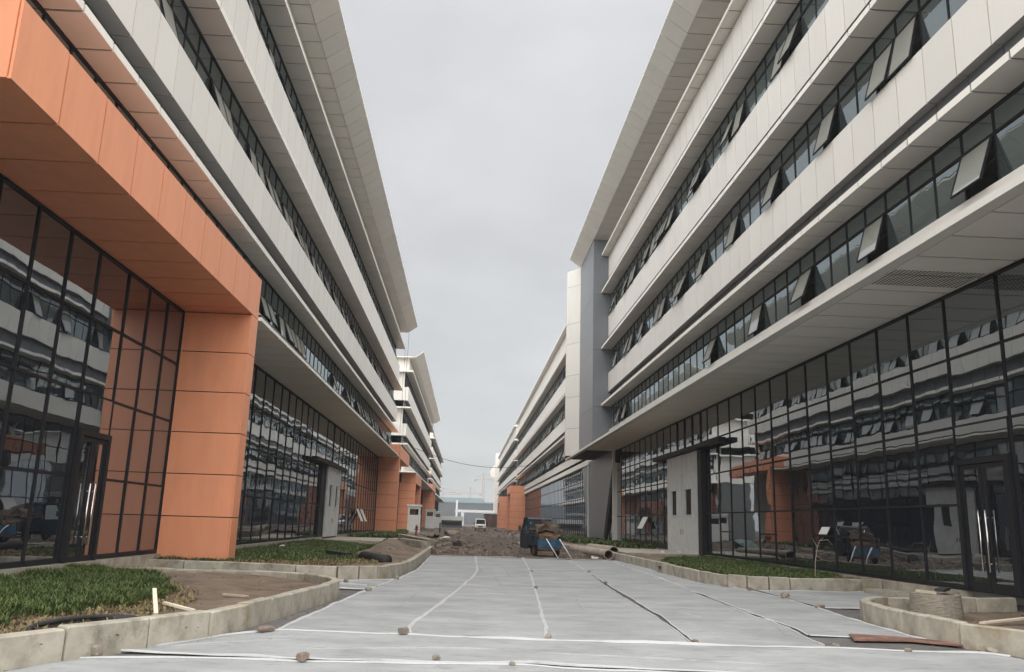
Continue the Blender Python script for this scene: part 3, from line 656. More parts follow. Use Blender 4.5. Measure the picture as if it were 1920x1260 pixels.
L3.one('roof_plant_room', [(-4, .3, 184.5, 190, 20.9, 24.5)], 'grey')

# curtains hanging in the end windows of the second left block
for k, (zb, zt, ztr) in enumerate(SL['wins']):
    for j in range(4):
        mb = MB(); y = 100.5+1.15
        pts = [(-1.1*j-.1-i*.055, (.03 if i % 2 else -.03)) for i in range(12)]
        vs = []; fs = []
        for i, (u, d) in enumerate(pts): vs += [(L2.X(u), y+d-L2.y0, zb+.05), (L2.X(u), y+d-L2.y0, zt-.1)]
        for i in range(11): fs.append((2*i, 2*i+2, 2*i+3, 2*i+1))
        mb.add(vs, fs); mk('curtain', mb.mesh('curtain', 'white'), L2.root)

# ropes hanging from the left eaves
for x, y, z0, z1, lb in ((-6.62, 84.5, 8.4, 20.9, 'thin rope hanging from the end of the left eave'), (-6.95, 84.9, 8.4, 19.0, 'slack rope hanging beside the end of the left eave')):
    mb = MB(); mb.tube([(x+.03*math.sin(i), y, z1+(z0-z1)*i/14) for i in range(15)], .014, 5)
    tag(mk('rope', mb.mesh('rope', 'rubber')), lb, 'rope')

# ------------------------------------------------------------------ ground, road, beds
def in_poly(p, x, y):
    c = False; n = len(p); j = n-1
    for i in range(n):
        xi, yi = p[i]; xj, yj = p[j]
        if (yi > y) != (yj > y) and x < (xj-xi)*(y-yi)/(yj-yi)+xi: c = not c
        j = i
    return c
def sheet(name, poly, res, zf, m, kind='structure', clip=True, smooth=True):
    xs = [p[0] for p in poly]; ys = [p[1] for p in poly]
    nx = int((max(xs)-min(xs))/res[0])+2; ny = int((max(ys)-min(ys))/res[1])+2
    x0, y0 = min(xs), min(ys); idx = {}; v = []; f = []
    for i in range(nx-1):
        for j in range(ny-1):
            cx, cy = x0+(i+.5)*res[0], y0+(j+.5)*res[1]
            if not in_poly(poly, cx, cy): continue
            q = []
            for a, b in ((i,j),(i+1,j),(i+1,j+1),(i,j+1)):
                if (a,b) not in idx:
                    x, y = x0+a*res[0], y0+b*res[1]; idx[(a,b)] = len(v); v.append((x, y, zf(x, y)))
                q.append(idx[(a,b)])
            f.append(q)
    mb = MB(); mb.add(v, f)
    o = mk(name, mb.mesh(name, m, smooth)); o['kind'] = kind
    return o
def nz_(x, y, s, z=0.0): return mnoise.noise(Vector((x*s, y*s, z)))
def flat(name, x0, x1, y0, y1, z, m):
    mb = MB(); mb.add([(x0,y0,z),(x1,y0,z),(x1,y1,z),(x0,y1,z)], [(0,1,2,3)]); o = mk(name, mb.mesh(name, m)); o['kind'] = 'structure'; return o
flat('ground', -1500, 1500, -400, 2600, -0.12, 'ground')
flat('road', -30, 30, -40, 38.8, 0.0, 'asphalt')
def dirtz(x, y):
    far = min(1, max(0, (y-60)/100))
    z = .06+.13*nz_(x, y, .45)+.07*nz_(x, y, 1.4, 3)+.035*nz_(x, y, 3.6, 5)+.02*nz_(x,y,7,8)
    z += .30*math.exp(-((x+1.0)/.9)**2-((y-46)/6)**2)+.25*math.exp(-((x-1)/2.2)**2-((y-72)/8)**2)
    z += .42*math.exp(-((x+1.6)/1.2)**2-((y-70)/7)**2)
    for c_ in (1.5+.5*math.sin(y*.11), 3.1+.5*math.sin(y*.11)): z -= .10*math.exp(-((x-c_)/.16)**2)-.05*math.exp(-((abs(x-c_)-.28)/.12)**2)
    e = min(1, max(0, (y-37.6)/1.8))
    return max(.006, z*e+.02)
sheet('dirt_road', [(-1.6, 37.3), (6.75, 37.0), (6.9, 60), (8.2, 100), (8.2, 160), (-5.6, 160), (-5.6, 100), (-1.6, 62)], (.16, .22), dirtz, 'dirt')
flat('dirt_road', -30, 30, 38.9, 420, -0.02, 'dirt')

KL = [(-4.9, 7.3), (-4.45, 8.3), (-4.02, 9.2), (-3.5, 10.25), (-3.08, 11.3), (-2.83, 13), (-2.66, 14.5), (-2.52, 15.6), (-2.45, 16.6), (-2.56, 17.35), (-2.9, 18.0), (-3.5, 18.6), (-4.3, 18.95), (-5.4, 19.05), (-6.6, 19.05), (-7.9, 19.05)]
KLF = [(-8.05, 22.35), (-7.0, 22.35), (-5.9, 22.3), (-4.7, 21.85), (-3.6, 21.6), (-2.7, 21.75), (-2.05, 22.5), (-1.68, 24.5), (-1.6, 27), (-1.57, 31), (-1.55, 36), (-1.55, 41)]
KRF = [(6.82, 39.3), (6.80, 34), (6.78, 28.6), (6.74, 24.6), (6.85, 23.2), (7.1, 22.4), (7.6, 22.0), (8.4, 21.85), (9.6, 21.95), (11.0, 22.2)]
KRN = [(11.0, 16.75), (9.8, 16.45), (8.7, 16.3), (7.95, 16.1), (7.45, 15.65), (7.15, 15.0), (7.02, 14.0), (6.95, 12.9), (6.92, 12.0), (7.15, 11.3), (7.6, 10.5), (8.2, 9.6), (8.9, 8.8)]
def resample(pts, st):
    out = []; P = [Vector((a, b)) for a, b in pts]; dense = []
    for i in range(len(P)-1):                       # Catmull-Rom
        p0, p1, p2, p3 = P[max(i-1,0)], P[i], P[i+1], P[min(i+2, len(P)-1)]
        for k in range(12):
            t = k/12
            dense.append(.5*((2*p1)+(p2-p0)*t+(2*p0-5*p1+4*p2-p3)*t*t+(3*p1-p0-3*p2+p3)*t**3))
    dense.append(P[-1]); acc = 0; out = [(dense[0], 0)]
    need = st(dense[0])
    for a, b in zip(dense[:-1], dense[1:]):
        d = (b-a).length; acc += d
        if acc >= need: out.append((b, acc)); acc = 0; need = st(b)
    if (dense[-1]-out[-1][0]).length > .12: out.append((dense[-1], 0))
    return [o[0] for o in out]
kseed = random.Random(4)
def kerb(name, pts, st, h=.33, w=.17, z0=-.02, broken=()):
    P = resample(pts, st)
    root = mk(name, None); root['kind'] = 'structure'; root.location = (P[0].x, P[0].y, 0)
    for i in range(len(P)-1):
        if i in broken: continue
        a, b = P[i], P[i+1]; d = b-a; ln = d.length
        hh = h+kseed.uniform(-.012, .012); ww = w/2; c = .016; L_ = ln/2-.008
        j = lambda s=.004: kseed.uniform(-s, s)
        prof = [(-ww, z0), (ww, z0), (ww+j(), hh-c), (ww-c, hh+j()), (-ww+c, hh+j()), (-ww+j(), hh-c)]
        mb = MB()
        n = 6
        for yy, sh in ((-L_, c), (-L_+c, 0), (0, 0), (L_-c, 0), (L_, c)):
            for x, z in prof: mb.v.append((x*(1-sh*2)+j(.003), yy, z-(sh*.5 if z > 0 else 0)+j(.003)))
        for r in range(4):
            for k in range(n): mb.f.append((r*n+k, (r+1)*n+k, (r+1)*n+(k+1)%n, r*n+(k+1)%n))
        mb.f.append(tuple(range(n))); mb.f.append(tuple(4*n+k for k in range(n-1, -1, -1)))
        me = mb.mesh('kerb_stone', 'concrete')
        o = mk('kerb_stone', me, root, ((a.x+b.x)/2-P[0].x+j(.008), (a.y+b.y)/2-P[0].y+j(.008), 0), (j(.01), j(.01), math.atan2(d.y, d.x)-math.pi/2+j(.01)))
    return root
kerb('kerb', KL, lambda p: .98 if p.y < 11 else (.52 if 15 < p.y < 18.8 and p.x > -3.6 else .8))
kerb('kerb', KLF, lambda p: .95 if p.x < -3.8 else (.48 if p.y < 25 else .85))
kerb('kerb', KRF, lambda p: .75 if p.y > 25 else (.5 if p.x < 8 else .95))
kerb('kerb', KRN, lambda p: .95 if p.x > 8.8 or p.y < 13 else .5)
kerb('kerb', [(-1.55, 46.5), (-1.6, 52), (-1.7, 60)], lambda p: .95, h=.3)
kerb('kerb', [(-8.0, 56.4), (-6.2, 55.6), (-4.4, 54.8)], lambda p: .95, h=.3)
kerb('kerb', [(6.9, 47.6), (6.55, 51), (6.4, 56), (6.4, 66)], lambda p: .95, h=.3)
kerb('kerb', [(10.9, 47.2), (9, 47.4), (7.7, 47.3), (6.95, 47.5)], lambda p: .95, h=.3)

def bed(pts, close, zf, name='soil_bed', res=(.12, .12), m='soil'):
    return sheet(name, pts+close, res, zf, m)
def soil1(x, y): return .16+.05*nz_(x, y, .8)+.025*nz_(x, y, 2.7, 2)+.012*nz_(x, y, 8, 4)+.10*min(1, max(0, (-3.2-x)/2.0))
bed(KL, [(-8.1, 19.05), (-8.1, 7.3)], soil1)
def soil2(x, y): return .27+.05*nz_(x, y, .7, 9)+.03*nz_(x, y, 2.2, 2)+.015*nz_(x, y, 7, 4)+.5*math.exp(-((x+2.85)/.62)**2-((y-33.5)/3.4)**2)
bed(KLF, [(-1.55, 41), (-3, 46), (-8.1, 46.5), (-8.1, 22.3)], soil2)
def soil3(x, y): return .25+.04*nz_(x, y, .7, 19)+.03*nz_(x, y, 2.2, 2)+.01*nz_(x, y, 7, 4)
bed(KRF, [(11.1, 22.2), (11.1, 39.3)], soil3)
def soil4(x, y): return .06+.03*nz_(x, y, 1.1, 29)+.02*nz_(x, y, 3.2, 2)+.01*nz_(x, y, 8, 4)
bed(KRN, [(11.1, 8.8), (11.1, 16.7)], soil4)
sheet('soil_bed', [(-8.1, 46.6), (-2.4, 46), (-1.7, 50), (-1.7, 60), (-3, 66), (-5.6, 98), (-8.1, 98)], (.25, .4), lambda x, y: .24+.06*nz_(x, y, .6, 41)+.04*nz_(x, y, 1.9, 2), 'soil')
sheet('soil_bed', [(6.95, 47.6), (11.1, 47.2), (11.1, 98), (7.8, 98), (6.4, 66), (6.4, 54)], (.25, .4), lambda x, y: .24+.06*nz_(x, y, .6, 51)+.04*nz_(x, y, 1.9, 2), 'soil')
flat('pavement', -30, -8.15, -10, 24, .28, 'slab'); flat('pavement', 11.15, 30, -10, 62, .2, 'slab')
# concrete aprons in front of the doors and gates
def slab(name, x0, x1, y0, y1, z0, z1, m='concrete'):
    o = mk(name, MB().box(x0, x1, y0, y1, z0, z1).mesh(name, m)); o['kind'] = 'structure'; return o
slab('doorstep', -8.12, -7.4, 19.25, 22.2, -.02, .16)
slab('doorstep', 10.35, 11.12, 17.0, 21.8, -.02, .12)
slab('apron', -8.1, -4.2, 47.0, 55.0, .1, .33); slab('apron', 7.5, 11.05, 39.5, 47.0, .05, .31)
slab('base_plinth', -8.3, -8.0, 7, 48.6, -.05, .44); slab('base_plinth', -8.3, -8.0, 53.8, 98, -.05, .44)
slab('base_plinth', 11.05, 11.3, 18.6, 39.4, -.05, .33); slab('base_plinth', 11.05, 11.3, 7, 16.5, -.05, .33); slab('base_plinth', 11.05, 11.3, 45.5, 98, -.05, .33)

# grass
def grass(name, poly, n, zf, h, wd, seed, m='grass', density=None, label=None):
    rg = random.Random(seed); xs = [p[0] for p in poly]; ys = [p[1] for p in poly]
    V = []; F = []; c = 0; tries = 0
    while c < n and tries < n*12:
        tries += 1
        x = rg.uniform(min(xs), max(xs)); y = rg.uniform(min(ys), max(ys))
        ex = .35*nz_(x, y, 1.6, seed); 
        if not in_poly(poly, x+ex, y+ex*.8): continue
        d = .5+.5*nz_(x, y, 1.1, seed+5)+.25*nz_(x, y, 3.5, seed+2)
        if rg.random() > .35+d: continue
        z = zf(x, y)-.01; hh = h*rg.uniform(.45, 1.15)*(.55+.7*d); a = rg.uniform(0, 6.283); leafy = rg.random() < .42; w = wd*(2.6 if leafy else 1)*rg.uniform(.6, 1.3)
        ln = hh*rg.uniform(.15, .8)*(1.3 if leafy else 1); hh *= (.85 if leafy else 1); ca, sa = math.cos(a), math.sin(a); px, py = -sa*w, ca*w
        o = len(V)
        V += [(x-px*.6, y-py*.6, z), (x+px*.6, y+py*.6, z), (x+ca*ln*.35-px, y+sa*ln*.35-py, z+hh*.6), (x+ca*ln*.35+px, y+sa*ln*.35+py, z+hh*.6), (x+ca*ln, y+sa*ln, z+hh*rg.uniform(.8, 1.0))]
        F += [(o, o+1, o+3, o+2), (o+2, o+3, o+4)]; c += 1
    me = bpy.data.meshes.new(name); me.from_pydata(V, [], F); me.materials.append(M[m]); me.update()
    o = mk(name, me, kind='stuff')
    if label: o['label'] = label
    return o
grass('grass', [(-5.2, 9.3), (-4.75, 11.2), (-4.55, 12.6), (-4.75, 14.4), (-5.9, 16.9), (-7.6, 18.6), (-8.0, 18.3), (-8.0, 7.5), (-6, 7.5)], 70000, soil1, .20, .0055, 11, label='lush green weeds in the near left bed')
grass('grass', [(-8.0, 22.8), (-6.2, 22.9), (-4.4, 24.2), (-3.2, 26.6), (-3.9, 31), (-3.0, 34), (-4.2, 40), (-7.9, 46), (-8.0, 30)], 60000, soil2, .15, .0075, 12, label='green lawn in the middle left bed')
grass('grass', [(7.2, 31), (7.05, 25.4), (7.1, 22.9), (8.0, 22.15), (9.8, 22.3), (10.9, 24.6), (11.0, 31), (10.9, 37), (8.4, 35)], 60000, soil3, .15, .0075, 13, label='green lawn in the right bed')
grass('grass', [(-7.9, 57), (-5, 58), (-4.6, 66), (-6.4, 96), (-7.9, 96)], 6000, lambda x, y: .26, .3, .03, 14, label='grass strip below the far orange pillar')
grass('grass', [(7.3, 60), (8.6, 53), (10.9, 48), (11, 92), (9, 92)], 6500, lambda x, y: .26, .35, .03, 15, label='grass strip along the foot of the grey pylon')
grass('dry_grass', [(-6.5, 8.3), (-4.6, 9.3), (-4.0, 11), (-3.9, 12.8), (-4.3, 14.5), (-7.5, 18), (-6, 13), (-6, 11)], 5000, soil1, .1, .008, 16, 'drygrass', label='sparse dry weeds edging the lush bed')
grass('dry_grass', [(-8, 22.5), (-4, 22.6), (-2.4, 24), (-2.4, 27), (-4.5, 25), (-7, 23.4), (-7.5, 30), (-5, 34)], 4500, soil2, .12, .009, 17, 'drygrass', label='sparse dry weeds in front of the lawn')
grass('dry_grass', [(7.1, 22.9), (11, 22.3), (11, 30), (9.5, 30), (8, 26)], 4000, soil3, .09, .009, 18, 'drygrass', label='sparse dry weeds on the corner of the right bed')

# ------------------------------------------------------------------ geotextile sheets on the road
def lerp_poly(P, t):
    d = [0]
    for a, b in zip(P[:-1], P[1:]): d.append(d[-1]+math.hypot(b[0]-a[0], b[1]-a[1]))
    s = t*d[-1]
    for i in range(len(P)-1):
        if s <= d[i+1] or i == len(P)-2:
            k = (s-d[i])/max(1e-9, d[i+1]-d[i]); return (P[i][0]+(P[i+1][0]-P[i][0])*k, P[i][1]+(P[i+1][1]-P[i][1])*k)
sheet_no = [0]
def cloth(A, B, nu, nv, label, hems, z=.012, gap=(0, 0)):
    """sheet lofted between edge polylines A and B; hems: sides that show a folded edge"""
    sheet_no[0] += 1; sd_ = sheet_no[0]
    V = []; F = []
    def hz(x, y):
        r = .010*nz_(x, y, .9, sd_)+.010*abs(nz_(x*.25, y*1.5, 1.0, sd_+3))+.006*nz_(x*2.5, y*.6, 1.0, sd_+7)
        return max(.004, z+r)
    P0 = lerp_poly(A, 0)
    for j in range(nv+1):
        a = lerp_poly(A, j/nv); b = lerp_poly(B, j/nv)
        for i in range(nu+1):
            t = i/nu; x = a[0]+(b[0]-a[0])*t; y = a[1]+(b[1]-a[1])*t
            w = .02*nz_(x, y, .8, sd_+1)
            V.append((x-P0[0]+(w if i in (0, nu) else 0), y-P0[1]+(w if j in (0, nv) else 0), hz(x, y)))
    for j in range(nv):
        for i in range(nu): o = j*(nu+1)+i; F.append((o, o+1, o+nu+2, o+nu+1))
    mb = MB(); mb.add(V, F)
    o = mk('geotextile_sheet', mb.mesh('geotextile_sheet', 'cloth', True), None, (P0[0], P0[1], 0))
    tag(o, label, 'ground sheet', 'cloth sheets laid over the road')
    for side, w in hems:
        if side == 'A': path = [j*(nu+1) for j in range(nv+1)]
        elif side == 'B': path = [j*(nu+1)+nu for j in range(nv+1)]
        elif side == 'S': path = list(range(nu+1))
        else: path = [nv*(nu+1)+i for i in range(nu+1)]
        pts = [Vector(V[k]) for k in path]; hv = []; hf = []
        if len(pts) < 40:
            pts = [pts[0].lerp(pts[0], 0)]+[p.lerp(q, t) for p, q in zip(pts[:-1], pts[1:]) for t in (.25, .5, .75, 1)]
        for k, p in enumerate(pts):
            t = (pts[min(k+1, len(pts)-1)]-pts[max(k-1, 0)]); t.z = 0; t.normalize(); nn_ = Vector((t.y, -t.x, 0))
            ww = w*(.5+.7*abs(nz_(p.x+P0[0], p.y+P0[1], 1.3, sd_+11))); c = nn_*(.02*nz_(p.x+P0[0], p.y+P0[1], 2.2, sd_+13))
            lift = .012+.03*max(0, nz_(p.x+P0[0], p.y+P0[1], 1.1, sd_+17))
            hv += [tuple(p+c-nn_*ww/2+Vector((0,0,.004))), tuple(p+c-nn_*ww*.15+Vector((0,0,lift+.006))), tuple(p+c+nn_*ww*.2+Vector((0,0,lift))), tuple(p+c+nn_*ww/2+Vector((0,0,.003)))]
        for k in range(len(pts)-1):
            for q in range(3): hf.append((k*4+q, k*4+q+1, k*4+q+5, k*4+q+4))
        hm = MB(); hm.add(hv, hf); mk('folded_edge', hm.mesh('folded_edge', 'hem', True), o)
    rc = random.Random(sd_)
    for _ in range(3 if nv > 80 else 1):
        t0, t1 = rc.uniform(.0, .55), rc.uniform(.0, .3); a0, a1 = rc.uniform(.1, .9), rc.uniform(-.35, .35); cv = []; cf = []
        for k in range(25):
            tt = min(.99, t0+t1*k/24); aa = min(.97, max(.03, a0+a1*k/24)); A_ = lerp_poly(A, tt); B_ = lerp_poly(B, tt)
            x = A_[0]+(B_[0]-A_[0])*aa; y = A_[1]+(B_[1]-A_[1])*aa; w_ = .022*(.3+math.sin(math.pi*k/24)); x += .04*nz_(x, y, .7, sd_+k*0)
            hh = hz(x, y); cv += [(x-P0[0]-w_, y-P0[1]-w_*.4, hh), (x-P0[0], y-P0[1], hh+.02*(.25+math.sin(math.pi*k/24))), (x-P0[0]+w_, y-P0[1]+w_*.4, hh)]
        for k in range(24):
            for q in range(2): cf.append((k*3+q, k*3+q+1, k*3+q+4, k*3+q+3))
        cm = MB(); cm.add(cv, cf); mk('crease', cm.mesh('crease', 'cloth', True), o)
    return o
s0 = [(-2.46, 11.85), (-2.25, 15.15), (-2.02, 18.6), (-1.68, 22.1), (-1.40, 26.5), (-1.42, 37.5)]
s1 = [(-.70, 11.8), (-.73, 12.65), (-.3, 16.95), (.29, 23.9), (.46, 27.6), (.5, 37.6)]
s2 = [(1.15, 11.5), (1.19, 11.95), (1.31, 13.9), (1.68, 20.0), (2.14, 27.4), (2.6, 37.9)]
s3 = [(3.05, 11.35), (3.20, 12.8), (3.28, 14.55), (3.36, 16.9), (3.47, 19.4), (3.69, 22.9), (4.04, 27.9), (4.5, 37.5)]
s3b = [(3.09, 11.35), (3.26, 12.8), (3.40, 14.55), (3.52, 16.9), (3.62, 19.4), (3.78, 22.9), (4.08, 27.9), (4.52, 37.5)]
s4 = [(4.84, 11.4), (5.13, 13.35), (5.15, 15.5), (5.38, 18.95), (5.57, 21.8), (5.83, 25), (6.3, 37.3)]
s4b = [(4.95, 11.9), (5.24, 13.35), (5.28, 15.5), (5.50, 18.95), (5.66, 21.8), (5.88, 25), (6.34, 37.3)]
s5 = [(6.78, 12.41), (6.74, 12.88), (6.81, 13.86), (6.86, 14.93), (7.02, 16.2), (7.12, 17.16), (7.3, 19.45), (7.25, 21.5), (6.88, 23.4), (6.72, 28.6), (6.66, 37.1)]
s4c = [(5.1, 12.55), (5.24, 13.35), (5.28, 15.5), (5.50, 18.95), (5.66, 21.8), (5.88, 25), (6.34, 37.3)]
cloth(s0, s1, 14, 130, 'pale road cloth strip beside the left kerb', [('A', .09), ('N', .1)])
cloth(s1, s2, 14, 130, 'pale road cloth strip second from the left kerb, with the curved white seam', [('A', .11), ('N', .09)], z=.016)
cloth(s2, s3, 14, 130, 'pale road cloth strip in the middle of the road', [('A', .10), ('B', .04), ('N', .09)], z=.013)
cloth(s3b, s4, 14, 130, 'grey road cloth strip with dark wet streaks between two open gaps', [('A', .05), ('B', .04), ('N', .09)], z=.014)
cloth(s4c, s5, 12, 130, 'road cloth strip beside the right kerb, ending at the red-brown board', [('A', .06), ('B', .08), ('S', .08), ('N', .09)], z=.012)
bA = [(-3.9, 9.75), (-2.5, 9.62), (-1.8, 9.52), (-.7, 9.5), (.79, 9.52), (1.14, 9.40), (1.69, 9.33), (3.2, 9.2), (5.5, 9.0), (7.2, 8.8)]
bB = [(-3.45, 10.15), (-3.0, 11.2), (-2.46, 11.78), (-.91, 11.70), (.95, 11.43), (2.0, 11.35), (3.02, 11.27), (4.84, 11.33), (5.8, 11.13), (6.88, 11.1), (7.05, 10.9)]
cloth(bA, bB, 16, 110, 'wide road cloth laid across the street in front of the long strips', [('A', .02), ('B', .08)], z=.014)
cA = [(-4.6, 7.6), (-2.4, 7.0), (2, 6.6), (7.5, 6.4)]
cB = [(-3.95, 9.25), (-3.7, 9.33), (-2.5, 9.47), (-1.8, 9.39), (-.7, 9.37), (.79, 9.40), (1.14, 9.27), (1.69, 9.2), (3.2, 9.08), (5.5, 8.9), (7.2, 8.7)]
cloth(cA, cB, 16, 90, 'road cloth lowest in the picture, across the whole street', [('B', .03)], z=.012)
cloth([(-7.3, 21.9), (-4.5, 21.4), (-2.7, 21.3), (-1.74, 22.0)], [(-7.3, 19.6), (-4.5, 19.6), (-2.75, 18.75), (-2.05, 18.65)], 14, 50, 'white cloth covering the driveway to the left door', [('A', .1), ('B', .12)], z=.02)
cloth([(7.45, 21.4), (8.6, 21.55), (10.3, 21.7)], [(7.25, 17.05), (8.6, 17.1), (10.3, 17.3)], 14, 50, 'grey cloth covering the driveway to the right door', [('A', .04), ('B', .04)], z=.014)
# long shallow folds that show as white lines on the cloth
def fold(pts, label, w=.05):
    mb = MB(); P = resample(pts, lambda p: .25); v = []; f = []
    for k, p in enumerate(P):
        t = (P[min(k+1, len(P)-1)]-P[max(k-1, 0)]).normalized(); n_ = Vector((t.y, -t.x)); ww = w*(.5+abs(nz_(p.x, p.y, 1.5, 77)))
        h = .05 + .012*nz_(p.x, p.y, 2, 5)
        for a, z in ((-1, .012), (-.25, h), (.3, h-.004), (1, .012)): v.append((p.x+n_.x*ww*a, p.y+n_.y*ww*a, z))
    for k in range(len(P)-1):
        for q in range(3): f.append((k*4+q, k*4+q+1, k*4+q+5, k*4+q+4))
    mb.add(v, f); tag(mk('cloth_fold', mb.mesh('cloth_fold', 'hem', True)), label, 'cloth fold')
fold([(-7.2, 20.6), (-5, 20.5), (-3, 20.2), (-2.1, 19.7)], 'raised white fold across the left driveway cloth')

# stones that hold the cloth down
def rock(x, y, r, label, m='stone', zb=.02, sq=(1, .8, .6), seed=0, n='stone', group='stones weighing down the cloth', brick=False):
    rg = random.Random(seed*13+5)
    if group.startswith('stones'): r *= .84; sq = (sq[0], sq[1], sq[2]*.85)
    me = bpy.data.meshes.new(n)
    import bmesh
    bm = bmesh.new()
    if brick: bmesh.ops.create_cube(bm, size=2); bmesh.ops.subdivide_edges(bm, edges=bm.edges[:], cuts=2, use_grid_fill=True)
    else: bmesh.ops.create_icosphere(bm, subdivisions=3, radius=1)
    for v in bm.verts:
        d = 1+(.12 if brick else .34)*mnoise.noise(v.co*1.1+Vector((seed*3.1, 0, 0)))+.12*mnoise.noise(v.co*3+Vector((0, seed*2.7, 0)))
        v.co = Vector((v.co.x*d*sq[0], v.co.y*d*sq[1], max(-.55, v.co.z)*d*sq[2]))*r
    if not brick:
        for _ in range(11):       # chisel flat faces
            nrm = Vector((rg.gauss(0,1), rg.gauss(0,1), rg.gauss(0,.8))).normalized(); lim = r*rg.uniform(.45, .72)*min(1, abs(nrm.x)*sq[0]+abs(nrm.y)*sq[1]+abs(nrm.z)*sq[2])
            for v in bm.verts:
                q = v.co.dot(nrm)
                if q > lim: v.co -= nrm*(q-lim)*.9
    mz = min(v.co.z for v in bm.verts)
    for v in bm.verts: v.co.z -= mz
    bm.to_mesh(me); bm.free(); me.materials.append(M[m])
    o = mk(n, me, None, (x, y, zb), (0, 0, rg.uniform(0, 3)))
    return tag(o, label, n, group)
rock(-.75, 11.68, .135, 'big brown stone at the foot of the curved white seam', sq=(1.15, .7, .62), seed=1)
rock(-2.55, 11.62, .16, 'flat crumbling brick lump on the left corner of the cloth strips', 'brick', sq=(1.2, .7, .42), seed=2)
rock(-1.67, 9.42, .15, 'flat reddish brick slab on the dark seam lowest in the picture', 'brick', sq=(1.25, .6, .36), seed=3)
rock(-.25, 9.62, .07, 'small pale rounded stone alone on the cross cloth', sq=(1.1, .8, .8), seed=4)
rock(.56, 9.40, .06, 'small square stone on the dark seam lowest in the picture', sq=(1.1, .7, .6), seed=5)
rock(1.16, 11.55, .075, 'crumbly pale stone at the foot of the middle white seam', sq=(1, .8, .75), seed=6)
rock(3.08, 11.38, .095, 'dark red brick piece at the tip of the first open gap', 'brick', sq=(1.2, .7, .5), seed=7, brick=False)
rock(4.97, 11.36, .085, 'low yellowish stone at the tip of the second open gap', sq=(1.3, .7, .45), seed=8)
rock(5.81, 11.12, .075, 'light grey stone on the cloth edge below the red-brown board', sq=(1.1, .7, .5), seed=9)
rock(6.93, 11.12, .09, 'rounded yellow stone by the near right kerb', sq=(1.1, .8, .65), seed=10)
rock(-3.82, 9.42, .15, 'squared brown stone against the near left kerb', sq=(1.15, .65, .6), seed=11)
rock(7.24, 21.42, .11, 'dark stone where the right driveway cloth meets the kerb corner', 'brick', sq=(1.0, .7, .55), seed=12)
rock(7.33, 19.3, .17, 'brown block on the cloth edge of the right driveway', sq=(1.2, .7, .6), seed=13)
rock(7.17, 17.05, .15, 'long dark brick at the outer end of the right driveway cloth', 'brick', sq=(1.5, .6, .35), seed=14)
rock(-1.99, 18.46, .12, 'dark lump on the kerbside edge of the left strip, by the driveway mouth', sq=(1.3, .7, .4), seed=15)
rock(-1.68, 22.0, .13, 'dark lump beside the bend of the far left kerb', sq=(1, .8, .6), seed=16)
rock(-1.95, 19.45, .10, 'small stone next to the dark lump by the driveway mouth', sq=(1.3, .7, .4), seed=17)
rock(-2.75, 20.6, .10, 'small dark stone out on the white driveway cloth', sq=(1, .8, .7), seed=18)
rock(2.16, 27.1, .09, 'tiny stone halfway up the middle white seam', seed=19)
rock(1.72, 20.2, .09, 'tiny stone on the lower middle of the white seam', seed=20)
rock(4.02, 27.4, .11, 'small dark stone at the upper end of the first open gap', seed=21)
rock(3.72, 22.4, .10, 'small dark stone where the first gap starts to open', seed=22)
rock(4.45, 36.6, .14, 'grey stone on the far end of the cloth behind the tricycle', seed=23)

# kerb drain inlets with a dark slot
for (x, y, lb) in ((6.66, 28.4, 'pale kerb drain inlet halfway along the right kerb'), (6.72, 39.2, 'pale kerb drain inlet at the far end of the right kerb')):
    t_ = empty('drain_inlet', (x, y, 0), lb, 'drain', 'drain inlets in the right kerb')
    mb = MB(); mb.box(-.12, .12, -.4, .4, -.02, .12); mb.box(-.12, .12, -.4, -.22, .12, .24); mb.box(-.12, .12, .22, .4, .12, .24); mb.box(-.13, .12, -.41, .41, .24, .36)
    mk('body', mb.mesh('body', 'concrete'), t_); mk('slot', MB().box(-.06, .1, -.22, .22, .12, .24).mesh('slot', 'joint'), t_)

# board lying over the hole by the right island
mb = MB(); q = [(5.72, 12.62), (5.5, 11.98), (6.35, 12.02), (6.86, 11.62), (6.97, 11.95), (6.3, 12.48)]
mb.prism_z(q, 0, .022)
o = mk('board', mb.mesh('board', 'plywood'), None, (0, 0, .03)); tag(o, 'torn red-brown plywood board lying flat beside the near right kerb', 'board')

def stick(p0, p1, w, h, m, label, name='stick', cat=None):
    a, b = Vector(p0), Vector(p1); d = b-a; ln = d.length
    me = MB().box(-w/2, w/2, 0, ln, -h/2, h/2).mesh(name, m)
    o = mk(name, me, None, a); o.rotation_euler = d.to_track_quat('Y', 'Z').to_euler()
    return tag(o, label, cat or name)
stick((-4.02, 11.55, .52), (-3.78, 11.02, .27), .05, .035, 'palewood', 'upright white painted stick leaning by the near left kerb')
stick((-3.86, 11.5, .36), (-3.36, 11.15, .31), .05, .03, 'palewood', 'white painted stick lying on bare soil by the near left kerb')
stick((8.55, 13.9, .12), (9.75, 14.5, .16), .10, .03, 'palewood', 'pale plank lying on the soil of the near right island', 'plank')
stick((9.2, 13.1, .12), (10.4, 13.3, .10), .09, .03, 'wood', 'weathered plank lying flat beyond the pale plank', 'plank')
stick((-3.9, 14.4, .23), (-3.45, 14.2, .22), .05, .03, 'wood', 'dark scrap of wood on the bare soil near the left kerb', 'wood_scrap')
stick((-7.0, 9.9, .3), (-6.9, 10.1, .32), .04, .02, 'palewood', 'pale chip lying in the lush weeds', 'wood_scrap')
